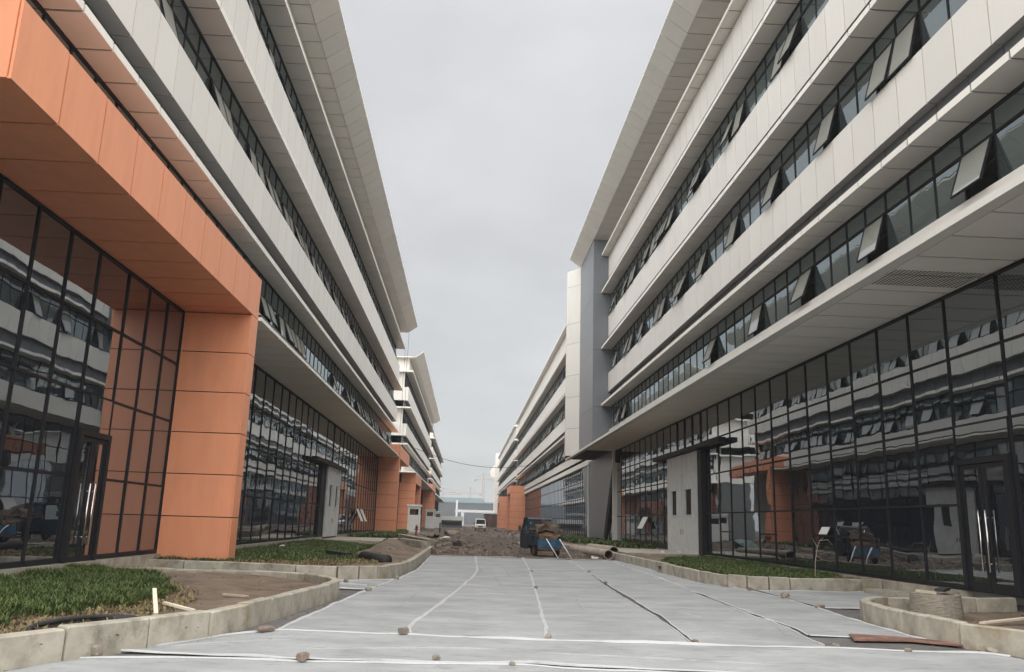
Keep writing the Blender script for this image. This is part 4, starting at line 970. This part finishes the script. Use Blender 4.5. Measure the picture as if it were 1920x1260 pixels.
# coil of black hose behind the near left kerb
mb = MB(); pts = []
for i in range(130):
    a = i/130*6*math.pi; rr_ = .50+.03*math.sin(a*2.3)+i*.0004
    pts.append((math.cos(a)*rr_*.62, math.sin(a)*rr_*1.25, .03+.028*(a/6.28)+.015*math.sin(a*1.7)))
mb.tube(pts, .027, 6); o = mk('hose', mb.mesh('hose', 'rubber', True), None, (-4.20, 10.12, .15), (.02, .05, -.42)); tag(o, 'coil of black hose lying between the lush weeds and the near left kerb', 'hose')

# brick manhole ring in the near right island
mb = MB(); n = 28
for k in range(n):
    for r, z in ((.44, -.1), (.42, .42), (.34, .42), (.34, .1)):
        w = r+.008*nz_(math.cos(k/n*6.28)*3, math.sin(k/n*6.28)*3, 1, z*9); mb.v.append((math.cos(k/n*6.283)*w, math.sin(k/n*6.283)*w, z+(.02*nz_(k, z, .9) if z > .3 else 0)))
for k in range(n):
    for q in range(3): mb.f.append((k*4+q, ((k+1)%n)*4+q, ((k+1)%n)*4+q+1, k*4+q+1))
mb.f.append(tuple(k*4+3 for k in range(n)))
o = mk('manhole_ring', mb.mesh('manhole_ring', 'ring'), None, (8.5, 15.15, .06)); tag(o, 'round grey brick manhole shaft standing in the near right island', 'manhole')
stick((8.18, 15.2, .52), (8.45, 15.0, .50), .12, .045, 'wood', 'short tan board end lying on the rim of the manhole shaft', 'plank')
stick((8.5, 15.0, .55), (8.85, 15.4, .56), .16, .05, 'rubber', 'dark slab lying across the rim of the manhole shaft', 'slab')

# things in the middle left bed
mb = MB(); mb.tube([(-3.05, 26.3, .38), (-2.2, 25.0, .34)], .16, 12); tag(mk('pipe', mb.mesh('pipe', 'rubber', True)), 'short dark pipe section lying in front of the dirt mound', 'pipe', 'pipes left on the ground')
for i, (a, b, lb) in enumerate((((-3.9, 52.5, .40), (-1.75, 44.2, .30), 'long grey concrete block lying slantwise across the left bed'), ((-3.0, 40.5, .40), (-1.8, 39.0, .33), 'short pale concrete block half buried behind the dirt mound'))):
    o = stick(a, b, .32, .5, 'concrete', lb, 'concrete_block')
o = stick((-3.35, 38.2, .5), (-2.9, 38.0, .42), .3, .3, 'rubber', 'dark block at the end of the low kerb left of the mound', 'block')
stick((-4.3, 27.8, .42), (-3.6, 27.2, .38), .3, .12, 'rubber', 'dark plastic crate piece at the edge of the lawn', 'crate')
# pipes right of the tricycle
for (a, b, lb) in (((6.05, 47, .22), (6.45, 37.9, .24), 'concrete pipe lying nearer the dirt road, open end towards the cloth'), ((6.95, 47, .3), (6.98, 39.6, .36), 'concrete pipe lying against the right kerb end')):
    mb = MB(); d = (Vector(b)-Vector(a)); A = Vector(a); B = Vector(b)
    mb.tube([A, B], .23, 16, caps=False); mb.tube([B+d*.0001, A.lerp(B, .9)], .185, 16, caps=False)
    t = d.normalized(); s_ = t.cross(Vector((0,0,1))).normalized(); u_ = s_.cross(t); o_ = len(mb.v)
    for k in range(16):
        c_ = s_*math.cos(k/16*6.283)+u_*math.sin(k/16*6.283); mb.v += [tuple(B+c_*.23), tuple(B+c_*.185)]
    for k in range(16): mb.f.append((o_+k*2, o_+((k+1)%16)*2, o_+((k+1)%16)*2+1, o_+k*2+1))
    mb.f.append(tuple(range(16)))
    p = mk('pipe', mb.mesh('pipe', 'pipe', True)); tag(p, lb, 'pipe', 'pipes left on the ground')
    bd = MB(); bd.tube([A, A.lerp(B, .999)], .01, 4); 
# sapling stick in front of the right glass
mb = MB(); P = [(9.5, 22.8, .25), (9.52, 22.8, .7), (9.62, 22.85, 1.1), (9.70, 22.85, 1.28), (9.80, 22.85, 1.36)]
mb.tube(P, [.010, .009, .007, .006, .004], 6); mb.tube([(9.70, 22.85, 1.28), (9.95, 22.9, 1.30), (10.05, 22.9, 1.18)], [.008, .006, .004], 5); mb.tube([(9.62, 22.85, 1.1), (9.5, 22.9, 1.35)], [.007, .004], 5)
root = empty('sapling', (0, 0, 0), 'thin bare sapling in the right lawn in front of the dark glass', 'tree')
mk('trunk', mb.mesh('trunk', 'wood'), root)

# ------------------------------------------------------------------ cargo tricycle
def tricycle(loc, rz):
    t = empty('cargo_tricycle', loc, 'dusty blue three wheeled cargo truck with dark cab, seen from behind on the dirt', 'tricycle', rz=rz)
    def part(name, fn, m, par=t, smooth=False):
        mb = MB(); fn(mb); return mk(name, mb.mesh(name, m, smooth), par)
    part('cargo_floor', lambda b: b.box(-.56, .56, -.62, 1.0, .50, .55), 'rust')
    for s in (-1, 1):
        def side(b, s=s):
            b.box(s*.56, s*.60, -.62, 1.0, .50, .92)
            for k in range(4): b.box(s*.60, s*.625, -.55+k*.48, -.49+k*.48, .51, .91)
            for z in (.58, .72, .86): b.box(s*.60, s*.612, -.6, .98, z-.02, z+.02)
        part('side_board', side, 'darkblue')
        def hoop(b, s=s): b.tube([(s*.58, -.60, .92), (s*.58, -.60, 1.14), (s*.58, -.54, 1.2), (s*.58, .9, 1.2), (s*.58, .97, 1.14), (s*.58, .97, .92)], .022, 7)
        part('hoop_rail', hoop, 'rust', smooth=True)
    def tail(b):
        b.box(-.55, .55, -.66, -.625, .38, .78)
        for z in (.45, .58, .71): b.box(-.53, .53, -.68, -.66, z-.025, z+.025)
    part('tailgate', tail, 'blue')
    part('rear_bumper', lambda b: b.box(-.5, .5, -.60, -.54, .30, .37), 'rust')
    part('chassis', lambda b: (b.box(-.3, -.22, -.55, 2.3, .36, .44), b.box(.22, .3, -.55, 2.3, .36, .44), b.tube([(-.5, 0, .27), (.5, 0, .27)], .035, 8)), 'rust')
    def wheel(x, y, r, w, name='wheel'):
        mb = MB(); n = 20; pr = [(-w/2, r*.6), (-w/2, r*.9), (-w*.3, r), (w*.3, r), (w/2, r*.9), (w/2, r*.6)]
        for k in range(n):
            a = k/n*6.283
            for px, pr_ in pr: mb.v.append((px, math.cos(a)*pr_, math.sin(a)*pr_))
        for k in range(n):
            for q in range(6): mb.f.append((k*6+q, k*6+(q+1)%6, ((k+1)%n)*6+(q+1)%6, ((k+1)%n)*6+q))
        wh = mk('wheel', mb.mesh('wheel', 'rubber', True), t, (x, y, r))
        rm = MB()
        for sx in (-w*.35, w*.35): rm.tube([(sx-.008, 0, 0), (sx+.008, 0, 0)], r*.62, 16)
        rm.tube([(-w*.5, 0, 0), (w*.5, 0, 0)], r*.16, 8); mk('rim', rm.mesh('rim', 'rust'), wh)
    wheel(-.52, 0, .28, .15); wheel(.52, 0, .28, .15); wheel(0, 2.15, .26, .12)
    for s in (-1, 1):
        part('mudguard', lambda b, s=s: b.prism_y([(s*.44, .56), (s*.60, .56), (s*.63, .50), (s*.44, .52)], -.36, .36), 'darkblue')
        part('tail_light', lambda b, s=s: b.box(s*.52-.05, s*.52+.05, -.70, -.665, .34, .40), 'red')
    def cabside(b, s):
        pr = [(1.02, .30), (1.02, 1.62), (1.12, 1.70), (1.75, 1.70), (2.25, 1.15), (2.42, .95), (2.42, .42), (2.2, .30)]
        # door and window opening cut as a ring of quads
        wn = [(1.12, 1.0), (1.12, 1.56), (1.18, 1.6), (1.68, 1.6), (2.05, 1.18), (2.12, 1.05), (2.05, 1.0), (1.6, 1.0)]
        vs = []; 
        for x in (s*.55, s*.58):
            vs += [(x, y, z) for y, z in pr]+[(x, y, z) for y, z in wn]
        fs = []
        for k in range(8):
            k2 = (k+1) % 8
            fs += [(k, k2, 8+k2, 8+k), (16+k, 24+k, 24+k2, 16+k2), (k, 16+k, 16+k2, k2), (8+k, 8+k2, 24+k2, 24+k)]
        b.add(vs, fs)
    for s in (-1, 1):
        c = part('cab_side', lambda b, s=s: cabside(b, s), 'darkblue')
        part('pane', lambda b, s=s: b.add([(s*.565, 1.12, 1.0), (s*.565, 2.1, 1.0), (s*.565, 1.68, 1.6), (s*.565, 1.12, 1.6)], [(0,1,2,3)]), 'glassW', c)
    def roof(b):
        pts = [(1.0, 1.66), (1.12, 1.73), (1.76, 1.73), (1.9, 1.62)]
        low = [(y, z-.035) for y, z in pts]
        n = 4; vs = [(x, y, z) for x in (-.58, .58) for y, z in pts+low[::-1]]
        fs = [tuple(range(8)), tuple(range(15, 7, -1))]+[(k, k+8, (k+1)%8+8, (k+1)%8) for k in range(8)]; b.add(vs, fs)
    part('cab_roof', roof, 'darkblue')
    bk = part('cab_back', lambda b: (b.box(-.55, .55, 1.02, 1.05, .32, 1.05), b.box(-.55, -.46, 1.02, 1.05, 1.05, 1.66), b.box(.46, .55, 1.02, 1.05, 1.05, 1.66), b.box(-.46, .46, 1.02, 1.05, 1.56, 1.66)), 'darkblue')
    part('pane', lambda b: b.box(-.46, .46, 1.03, 1.04, 1.05, 1.56), 'glassW', bk)
    fr = part('cab_front', lambda b: (b.box(-.55, .55, 2.38, 2.42, .42, .95), b.box(-.55, .55, 2.24, 2.40, .95, 1.12)), 'blue')
    part('windscreen', lambda b: b.add([(-.54, 2.27, 1.12), (.54, 2.27, 1.12), (.54, 1.80, 1.66), (-.54, 1.80, 1.66)], [(0,1,2,3)]), 'glassW')
    for s in (-1, 1):
        h = part('headlight', lambda b, s=s: b.tube([(s*.36, 2.40, .72), (s*.36, 2.46, .72)], .07, 12), 'steel')
        mi = part('mirror', lambda b, s=s: (b.box(s*.72-.06, s*.72+.06, 2.0, 2.03, 1.12, 1.34)), 'darkblue')
        part('mirror_arm', lambda b, s=s: b.tube([(s*.57, 2.05, 1.15), (s*.68, 2.02, 1.22)], .012, 5), 'darkblue', mi)
    part('seat', lambda b: (b.box(-.45, .45, 1.12, 1.5, .62, .78), b.box(-.45, .45, 1.10, 1.2, .78, 1.2)), 'rubber')
    return t
TX, TY, TR = 3.72, 38.95, math.radians(11)
tricycle((TX, TY, .05), TR)
def tri(x, y, z): c, s = math.cos(TR), math.sin(TR); return (TX+c*x-s*y, TY+s*x+c*y, z+.05)
def load(name, x0, x1, y0, y1, z0, z1, m, label, tilt=(0, 0), cat='box'):
    me = MB().box(x0, x1, y0, y1, 0, z1-z0).mesh(name, m)
    o = mk(name, me, None, tri(0, 0, z0)); o.rotation_euler = (tilt[0], tilt[1], TR); tag(o, label, cat); return o
def crumple(name, c, size, m, label, seed, cat='box', rz=0.0, sag=.12):
    import bmesh
    bm = bmesh.new(); bmesh.ops.create_cube(bm, size=1); bmesh.ops.subdivide_edges(bm, edges=bm.edges[:], cuts=5, use_grid_fill=True)
    for v in bm.verts:
        p = Vector((v.co.x*size[0], v.co.y*size[1], (v.co.z+.5)*size[2]))
        q = p*2.2+Vector((seed*3.7, 0, 0)); q2 = p*6+Vector((0, seed*2.1, 0))
        v.co = p+Vector((mnoise.noise(q), mnoise.noise(q+Vector((9, 0, 0))), mnoise.noise(q+Vector((0, 9, 0)))))*sag+Vector((mnoise.noise(q2), mnoise.noise(q2+Vector((5, 0, 0))), mnoise.noise(q2+Vector((0, 5, 0)))))*sag*.3
    me = bpy.data.meshes.new(name); bm.to_mesh(me); bm.free(); me.materials.append(M[m])
    o = mk(name, me, None, tri(*c), (0, 0, TR+rz)); return tag(o, label, cat)
crumple('machine', (.08, .2, .56), (.8, .8, .5), 'rust', 'rusty machine part low in the cargo bed of the tricycle', 1, 'machine')
crumple('cardboard', (.06, .05, 1.10), (.92, .6, .30), 'cardboard', 'big crushed brown cardboard lying across the rails of the tricycle', 2, 'cardboard', .05, .16)
crumple('sack', (.14, .3, 1.36), (.5, .4, .22), 'cardboard', 'dusty sack on top of the crushed cardboard', 3, 'sack', -.1, .14)
crumple('sack', (-.2, -.36, .56), (.5, .3, .36), 'cardboard', 'folded sack at the back of the tricycle bed', 4, 'sack', .2, .1)
for x, lb in ((-.18, 'pale pole leaning on the middle of the blue tailgate'), (.44, 'pale pole leaning on the outer end of the blue tailgate')):
    mb = MB(); mb.tube([tri(x, -.70, .80), tri(x+.42, -1.2, -.02)], .025, 7); tag(mk('pole', mb.mesh('pole', 'white', True)), lb, 'pole')

# ------------------------------------------------------------------ rubble, debris on the dirt road
rg = random.Random(21); V = []; F = []
def chunk(x, y, z, r):
    o = len(V); a = rg.uniform(0, 3); base = []
    for dx, dy, dz in ((-1,-1,-.6),(1,-1,-.6),(1,1,-.6),(-1,1,-.6),(-.7,-.7,.7),(.7,-.7,.7),(.7,.7,.7),(-.7,.7,.7)):
        dx *= rg.uniform(.5, 1.2); dy *= rg.uniform(.4, 1.0); dz *= rg.uniform(.4, 1.1)
        V.append((x+r*(dx*math.cos(a)-dy*math.sin(a)), y+r*(dx*math.sin(a)+dy*math.cos(a)), z+r*dz*.8))
    F.extend([tuple(o+i for i in q) for q in ((0,3,2,1),(4,5,6,7),(0,1,5,4),(1,2,6,5),(2,3,7,6),(3,0,4,7))])
for i in range(1500):
    y = 38.3+60*rg.random()**2.2; x = rg.uniform(-1.5, 6.6)
    if rg.random() < .45: x = rg.gauss(-.9, .55); y = rg.uniform(38.6, 62)
    if x < -1.5 and y < 60 or (2.6 < x < 4.6 and y < 42): continue
    r = rg.choice((.03, .04, .05, .06, .08, .12))*rg.uniform(.7, 1.4)*(1.6 if x < 0 else 1)
    chunk(x, y, dirtz(x, y)+r*.25, r)
for i in range(420):
    x = rg.gauss(-.8, .6); y = 39+22*rg.random()**1.3
    if x < -1.45: continue
    r = rg.choice((.07, .1, .14, .2, .28))*rg.uniform(.7, 1.2); chunk(x, y, dirtz(x, y)+r*.15, r)
for i in range(260):
    x = rg.uniform(-8, -1.8); y = rg.uniform(22.6, 46); r = rg.uniform(.015, .05); chunk(x, y, soil2(x, y)+r*.2, r)
for i in range(160):
    x = rg.uniform(-6, -2.7); y = rg.uniform(8.5, 18.5); r = rg.uniform(.008, .028)
    if in_poly(KL+[(-8.1, 19.05), (-8.1, 7.3)], x-.25, y): chunk(x, y, soil1(x, y)+r*.2, r)
for i in range(120):
    x = rg.uniform(7.2, 11); y = rg.uniform(10, 16.2); r = rg.uniform(.01, .03)
    if in_poly(KRN+[(11.1, 8.8), (11.1, 16.7)], x, y): chunk(x, y, soil4(x, y)+r*.2, r)
for i in range(300):
    x = rg.uniform(-7, 8); y = rg.uniform(90, 240); r = rg.uniform(.08, .3); chunk(x, y, .05, r)
for i in range(90):
    x = rg.uniform(5.2, 8.0); y = rg.uniform(70, 150); r = rg.uniform(.1, .45); chunk(x, y, .15, r)
me = bpy.data.meshes.new('rubble'); me.from_pydata(V, [], F); me.materials.append(M['rubble']); me.update()
mk('rubble', me, kind='stuff')
# fine gravel along the kerb feet and road edge
V = []; F = []
for P_, off in ((KL, .16), (KLF, .16), (KRF, -.16), (KRN, -.16)):
    for p in resample(P_, lambda q: .02):
        if rg.random() < .8:
            x = p.x+rg.gauss(off, .09); y = p.y+rg.gauss(-.1, .09); chunk(x, y, .006, rg.uniform(.006, .018))
me = bpy.data.meshes.new('gravel'); me.from_pydata(V, [], F); me.materials.append(M['rubble']); me.update(); mk('gravel', me, kind='stuff')
rock(-.35, 42.3, .34, 'dark broken lump standing in the dirt in front of the rubble', 'rubber', sq=(1.0, .6, .8), seed=41, zb=.15, group='large lumps on the dirt road')
rock(-1.0, 66, .75, 'dark heap of broken concrete at the left edge of the dirt road', 'stone', sq=(1.2, .8, .7), seed=42, zb=.1, group='large lumps on the dirt road')
rock(-1.1, 50, .5, 'white broken slab piece lying on the left rubble', 'white', sq=(1.4, .7, .25), seed=43, zb=.4, group='large lumps on the dirt road')
rock(3.6, 56, .35, 'pale slab fragment lying in the middle of the dirt road', 'concrete', sq=(1.4, .8, .35), seed=44, zb=.1, group='large lumps on the dirt road')
rock(5.3, 39.9, .17, 'white torn bag lying right of the tricycle', 'white', sq=(1.3, .7, .5), seed=45, zb=.05, n='bag', group='litter by the tricycle')
rock(5.85, 38.4, .22, 'flat pale plastic sheet in front of the pipes', 'white', sq=(1.5, .8, .22), seed=46, zb=.04, n='bag', group='litter by the tricycle')
rock(5.0, 52, .9, 'teal tarpaulin heap on the dirt left of the tricycle', 'tarp', sq=(1.5, 1.1, .45), seed=47, zb=.1, n='tarpaulin', group='litter by the tricycle')
rock(-7.0, 33.5, .12, 'white plastic bag on the bed at the foot of the left glass', 'white', sq=(1.5, .8, .4), seed=48, zb=.35, n='bag', group='litter by the left glass')
rock(9.6, 41.0, .10, 'small white bag on the right concrete apron', 'white', sq=(1.3, .8, .6), seed=49, zb=.31, n='bag', group='litter on the right apron')
rock(10.3, 40.5, .10, 'crumpled white bag nearest the sliding gate', 'white', sq=(1, .8, .7), seed=50, zb=.31, n='bag', group='litter on the right apron')
stick((4.6, 50.5, .42), (6.3, 50.0, .30), .25, .05, 'wood', 'dark plank on the ground in front of the teal tarpaulin', 'plank')
stick((3.9, 54, .45), (4.6, 53.4, .25), .3, .05, 'wood', 'pale plank propped on the dirt road', 'plank')

# ------------------------------------------------------------------ booths, hydrant, posts further along
def booth(x, y, w, d, h, label, z=.2):
    t = empty('guard_booth', (x, y, z), label, 'booth', 'white booths along the left kerb')
    mk('body', MB().box(-w/2, w/2, -d/2, d/2, 0, h).mesh('body', 'white'), t)
    mk('roof', MB().box(-w/2-.12, w/2+.12, -d/2-.12, d/2+.12, h+.003, h+.2).mesh('roof', 'white'), t)
    a = MB(); a.box(-w*.34, w*.34, -d/2-.015, -d/2+.02, h*.68, h*.90); f = mk('window', a.mesh('window', 'frame'), t)
    mk('pane', MB().box(-w*.3, w*.3, -d/2-.022, -d/2-.016, h*.70, h*.88).mesh('pane', 'glassC'), f)
    a = MB(); a.box(w/2-.02, w/2+.015, -d*.3, d*.3, h*.68, h*.90); mk('window', a.mesh('window', 'frame'), t)
    dr = mk('door', MB().box(w/2-.01, w/2+.02, -d*.25, d*.3, .05, h*.62).mesh('door', 'gate'), t)
    mk('handle', MB().box(w/2+.02, w/2+.05, -d*.2, -d*.14, h*.3, h*.36).mesh('handle', 'steel'), dr)
booth(-5.55, 93, 1.35, 1.3, 2.75, 'taller white booth with a dark window in front of the second orange portal')
booth(-6.0, 146, 1.5, 1.8, 3.0, 'distant white booth at the end of the orange pillars')
booth(-5.2, 163, 1.3, 1.8, 2.9, 'farthest white booth, half hidden behind the distant one')
def hydrant(x, y, z):
    t = empty('fire_hydrant', (x, y, z), 'dark red fire hydrant in front of the white booth', 'hydrant')
    b = MB(); b.tube([(0,0,0), (0,0,.1), (0,0,.1), (0,0,.62), (0,0,.66), (0,0,.74), (0,0,.82)], [.14, .14, .09, .09, .13, .12, .04], 14); mk('barrel', b.mesh('barrel', 'red', True), t)
    for s in (-1, 1):
        n_ = MB(); n_.tube([(s*.08, 0, .5), (s*.18, 0, .5)], .05, 10); mk('nozzle', n_.mesh('nozzle', 'red', True), t)
    c = MB(); c.tube([(0,0,.82), (0,0,.9)], .025, 6); mk('valve_stem', c.mesh('valve_stem', 'red'), t)
hydrant(-4.05, 72, .26)
mb = MB(); mb.tube([(-2.3, 79, .15), (-2.3, 79, 1.35)], .06, 8); tag(mk('post', mb.mesh('post', 'joint')), 'thin dark post standing at the left edge of the dirt road', 'post')

# overhead cable
mb = MB(); P = []
for i in range(41):
    t_ = i/40; x = -6.3+15.2*t_; P.append((x, 100+2*t_, 9.9-1.2*t_-1.25*4*t_*(1-t_)))
mb.tube(P, .028, 6); tag(mk('cable', mb.mesh('cable', 'rubber')), 'overhead cable sagging across the street between the two rows', 'cable')

# ------------------------------------------------------------------ white van far down the road
def van(x, y):
    t = empty('van', (x, y, .1), 'small white van facing the camera far down the dirt road', 'van')
    pr = [(-1.0, .35), (-1.0, .95), (-.72, 1.05), (-.25, 1.85), (2.6, 1.9), (2.6, .35)]   # side view: (y,z)
    def side(b):
        n = len(pr); vs = [(-.8 if z < 1.1 else -.72, yy, z) for yy, z in pr]+[(.8 if z < 1.1 else .72, yy, z) for yy, z in pr]
        b.add(vs, [tuple(range(n-1,-1,-1)), tuple(range(n, 2*n))]+[(k, (k+1)%n, (k+1)%n+n, k+n) for k in range(n)])
    b = MB(); side(b); mk('body', b.mesh('body', 'white'), t)
    b = MB(); b.add([(-.70, -.70, 1.09), (.70, -.70, 1.09), (.64, -.31, 1.78), (-.64, -.31, 1.78)], [(0,1,2,3)]); mk('windscreen', b.mesh('windscreen', 'joint'), t)
    mk('bumper', MB().box(-.82, .82, -1.08, -1.002, .3, .55).mesh('bumper', 'rust'), t)
    mk('grille', MB().box(-.35, .35, -1.02, -1.001, .62, .8).mesh('grille', 'joint'), t)
    for s in (-1, 1):
        mk('headlight', MB().box(s*.6-.14, s*.6+.14, -1.03, -1.001, .66, .84).mesh('headlight', 'steel'), t)
        mk('mirror', MB().box(s*.98-.08, s*.98+.08, -.6, -.5, 1.1, 1.35).mesh('mirror', 'rubber'), t)
        for yy in (-.45, 1.9):
            w = MB(); w.tube([(s*.62, yy, .32), (s*.82, yy, .32)], .32, 14); mk('wheel', w.mesh('wheel', 'rubber'), t)
van(2.4, 132)

# ------------------------------------------------------------------ the end of the street
t = empty('stair_tower', (11, 287, 0), 'pale windowless stair tower rising at the end of the right row', 'tower')
mk('wall', MB().box(-1.5, 8, -4, 4, 0, 24.4).mesh('wall', 'cream'), t)
for z in (5, 9, 13, 17, 21): mk('joint_band', MB().box(-1.52, 8, -4.02, 4.02, z, z+.12).mesh('joint_band', 'soffit'), t)
mk('canopy', MB().box(-4.5, -1.52, -5, 3, 4.3, 4.6).mesh('canopy', 'white'), t)
mk('awning', MB().prism_y([(-1.52, 16), (-3.0, 16.6), (-3.2, 18.5), (-1.52, 21)], -3, -2.5).mesh('awning', 'soffit'), t)
t = empty('storefront', (10.0, 262, 0), 'low dark glazed entrance hall beside the stair tower', 'building')
mk('wall', MB().box(-4.2, 1.5, 0, 10, 0, 4.0).mesh('wall', 'factory'), t); mk('roof', MB().box(-4.6, 1.5, -.4, 10, 4.003, 4.3).mesh('roof', 'white'), t)
for i in range(4): mk('pane', MB().box(-4.1+i*1.3, -2.95+i*1.3, -.04, -.003, .4, 3.6).mesh('pane', 'glassC'), t)
t = empty('gate_frame', (3.5, 330, 0), 'tall pale gate frame spanning the end of the street', 'gate')
mk('beam', MB().box(-7.5, 9, -.6, .6, 5.0, 6.0).mesh('beam', 'gate'), t)
for x in (-4.6, 4.6): mk('column', MB().box(x-.55, x+.55, -.5, .5, 0, 4.99).mesh('column', 'gate'), t)
tag(mk('mast', MB().box(-3.9, -3.2, 340, 340.7, 0, 9.8).mesh('mast', 'white')), 'slim white mast left of the gate frame', 'mast')
t = empty('site_shed', (-3.6, 210, 0), 'low site shed with a white roof at the end of the street', 'shed')
mk('wall', MB().box(-2.9, 2.9, -2, 2, 0, 1.7).mesh('wall', 'factory'), t); mk('roof', MB().prism_y([(-3.2, 1.703), (3.2, 1.703), (3.1, 2.7), (-2.9, 2.7)], -2.3, 2.3).mesh('roof', 'white'), t)
mk('window_strip', MB().box(-2.6, 2.6, -2.05, -2.003, .6, 1.3).mesh('window_strip', 'joint'), t)
t = empty('factory_hall', (0, 470, 0), 'long grey factory hall closing the end of the street', 'building')
mk('wall', MB().box(-60, 70, 0, 60, 0, 11.6).mesh('wall', 'factory'), t)
mk('roof', MB().box(-60.5, 70.5, -.5, 60, 11.61, 12.3).mesh('roof', 'factoryroof'), t)
t = empty('factory_hall', (0, 620, 0), 'bluish hall roof showing above the grey factory hall', 'building')
mk('wall', MB().box(-28, 14, 0, 60, 0, 13.5).mesh('wall', 'factory'), t)
mk('roof', MB().prism_y([(-29, 13.51), (16, 13.51), (12, 18.5), (-27, 18.5)], -.5, 60).mesh('roof', 'factoryroof'), t)
def crane(x, y, h, j0, j1, label):
    t = empty('tower_crane', (x, y, 0), label, 'crane', 'cranes beyond the factory halls')
    b = MB(); w = 1.0; n_ = int(h/3)
    for sx in (-1, 1):
        for sy in (-1, 1): b.tube([(sx*w, sy*w, 0), (sx*w, sy*w, h)], .16, 4)
    for k in range(n_):
        z = k*3; s = 1 if k % 2 else -1
        for sy in (-w, w): b.tube([(-w*s, sy, z), (w*s, sy, z+3)], .1, 4)
        for sx in (-w, w): b.tube([(sx, -w*s, z), (sx, w*s, z+3)], .1, 4)
    mk('mast', b.mesh('mast', 'crane'), t)
    b = MB(); b.tube([(j0, 0, h), (j1, 0, h)], .25, 4); b.tube([(0, 0, h+6), (j1*.8, 0, h+.3)], .12, 4); b.tube([(0, 0, h+6), (j0*.9, 0, h+.3)], .12, 4); b.tube([(0,0,h), (0,0,h+6)], .35, 4); mk('jib', b.mesh('jib', 'crane'), t)
    mk('counterweight', MB().box(j0, j0+2.5, -1, 1, h-2, h).mesh('counterweight', 'concrete'), t)
crane(16, 800, 41, -9, 30, 'tallest crane, beyond the right end of the factory halls')
crane(4, 860, 30, 9, -26, 'reddish lower crane left of the tallest crane')
crane(-24, 880, 29, -8, 20, 'small crane at the left, above the bluish roof')

# ------------------------------------------------------------------ haze
hz = bpy.data.materials.new('haze'); hz.use_nodes = True; t = hz.node_tree; t.nodes.clear()
o_ = t.nodes.new('ShaderNodeOutputMaterial'); pv = t.nodes.new('ShaderNodeVolumePrincipled')
pv.inputs['Color'].default_value = (0.86, 0.89, 0.92, 1); pv.inputs['Density'].default_value = 0.0006; pv.inputs['Anisotropy'].default_value = 0.3
t.links.new(pv.outputs[0], o_.inputs['Volume'])
mb = MB(); mb.box(-1510, 1510, -410, 2610, -1.12, 52)
mk('haze', mb.mesh('haze', hz), kind='stuff')
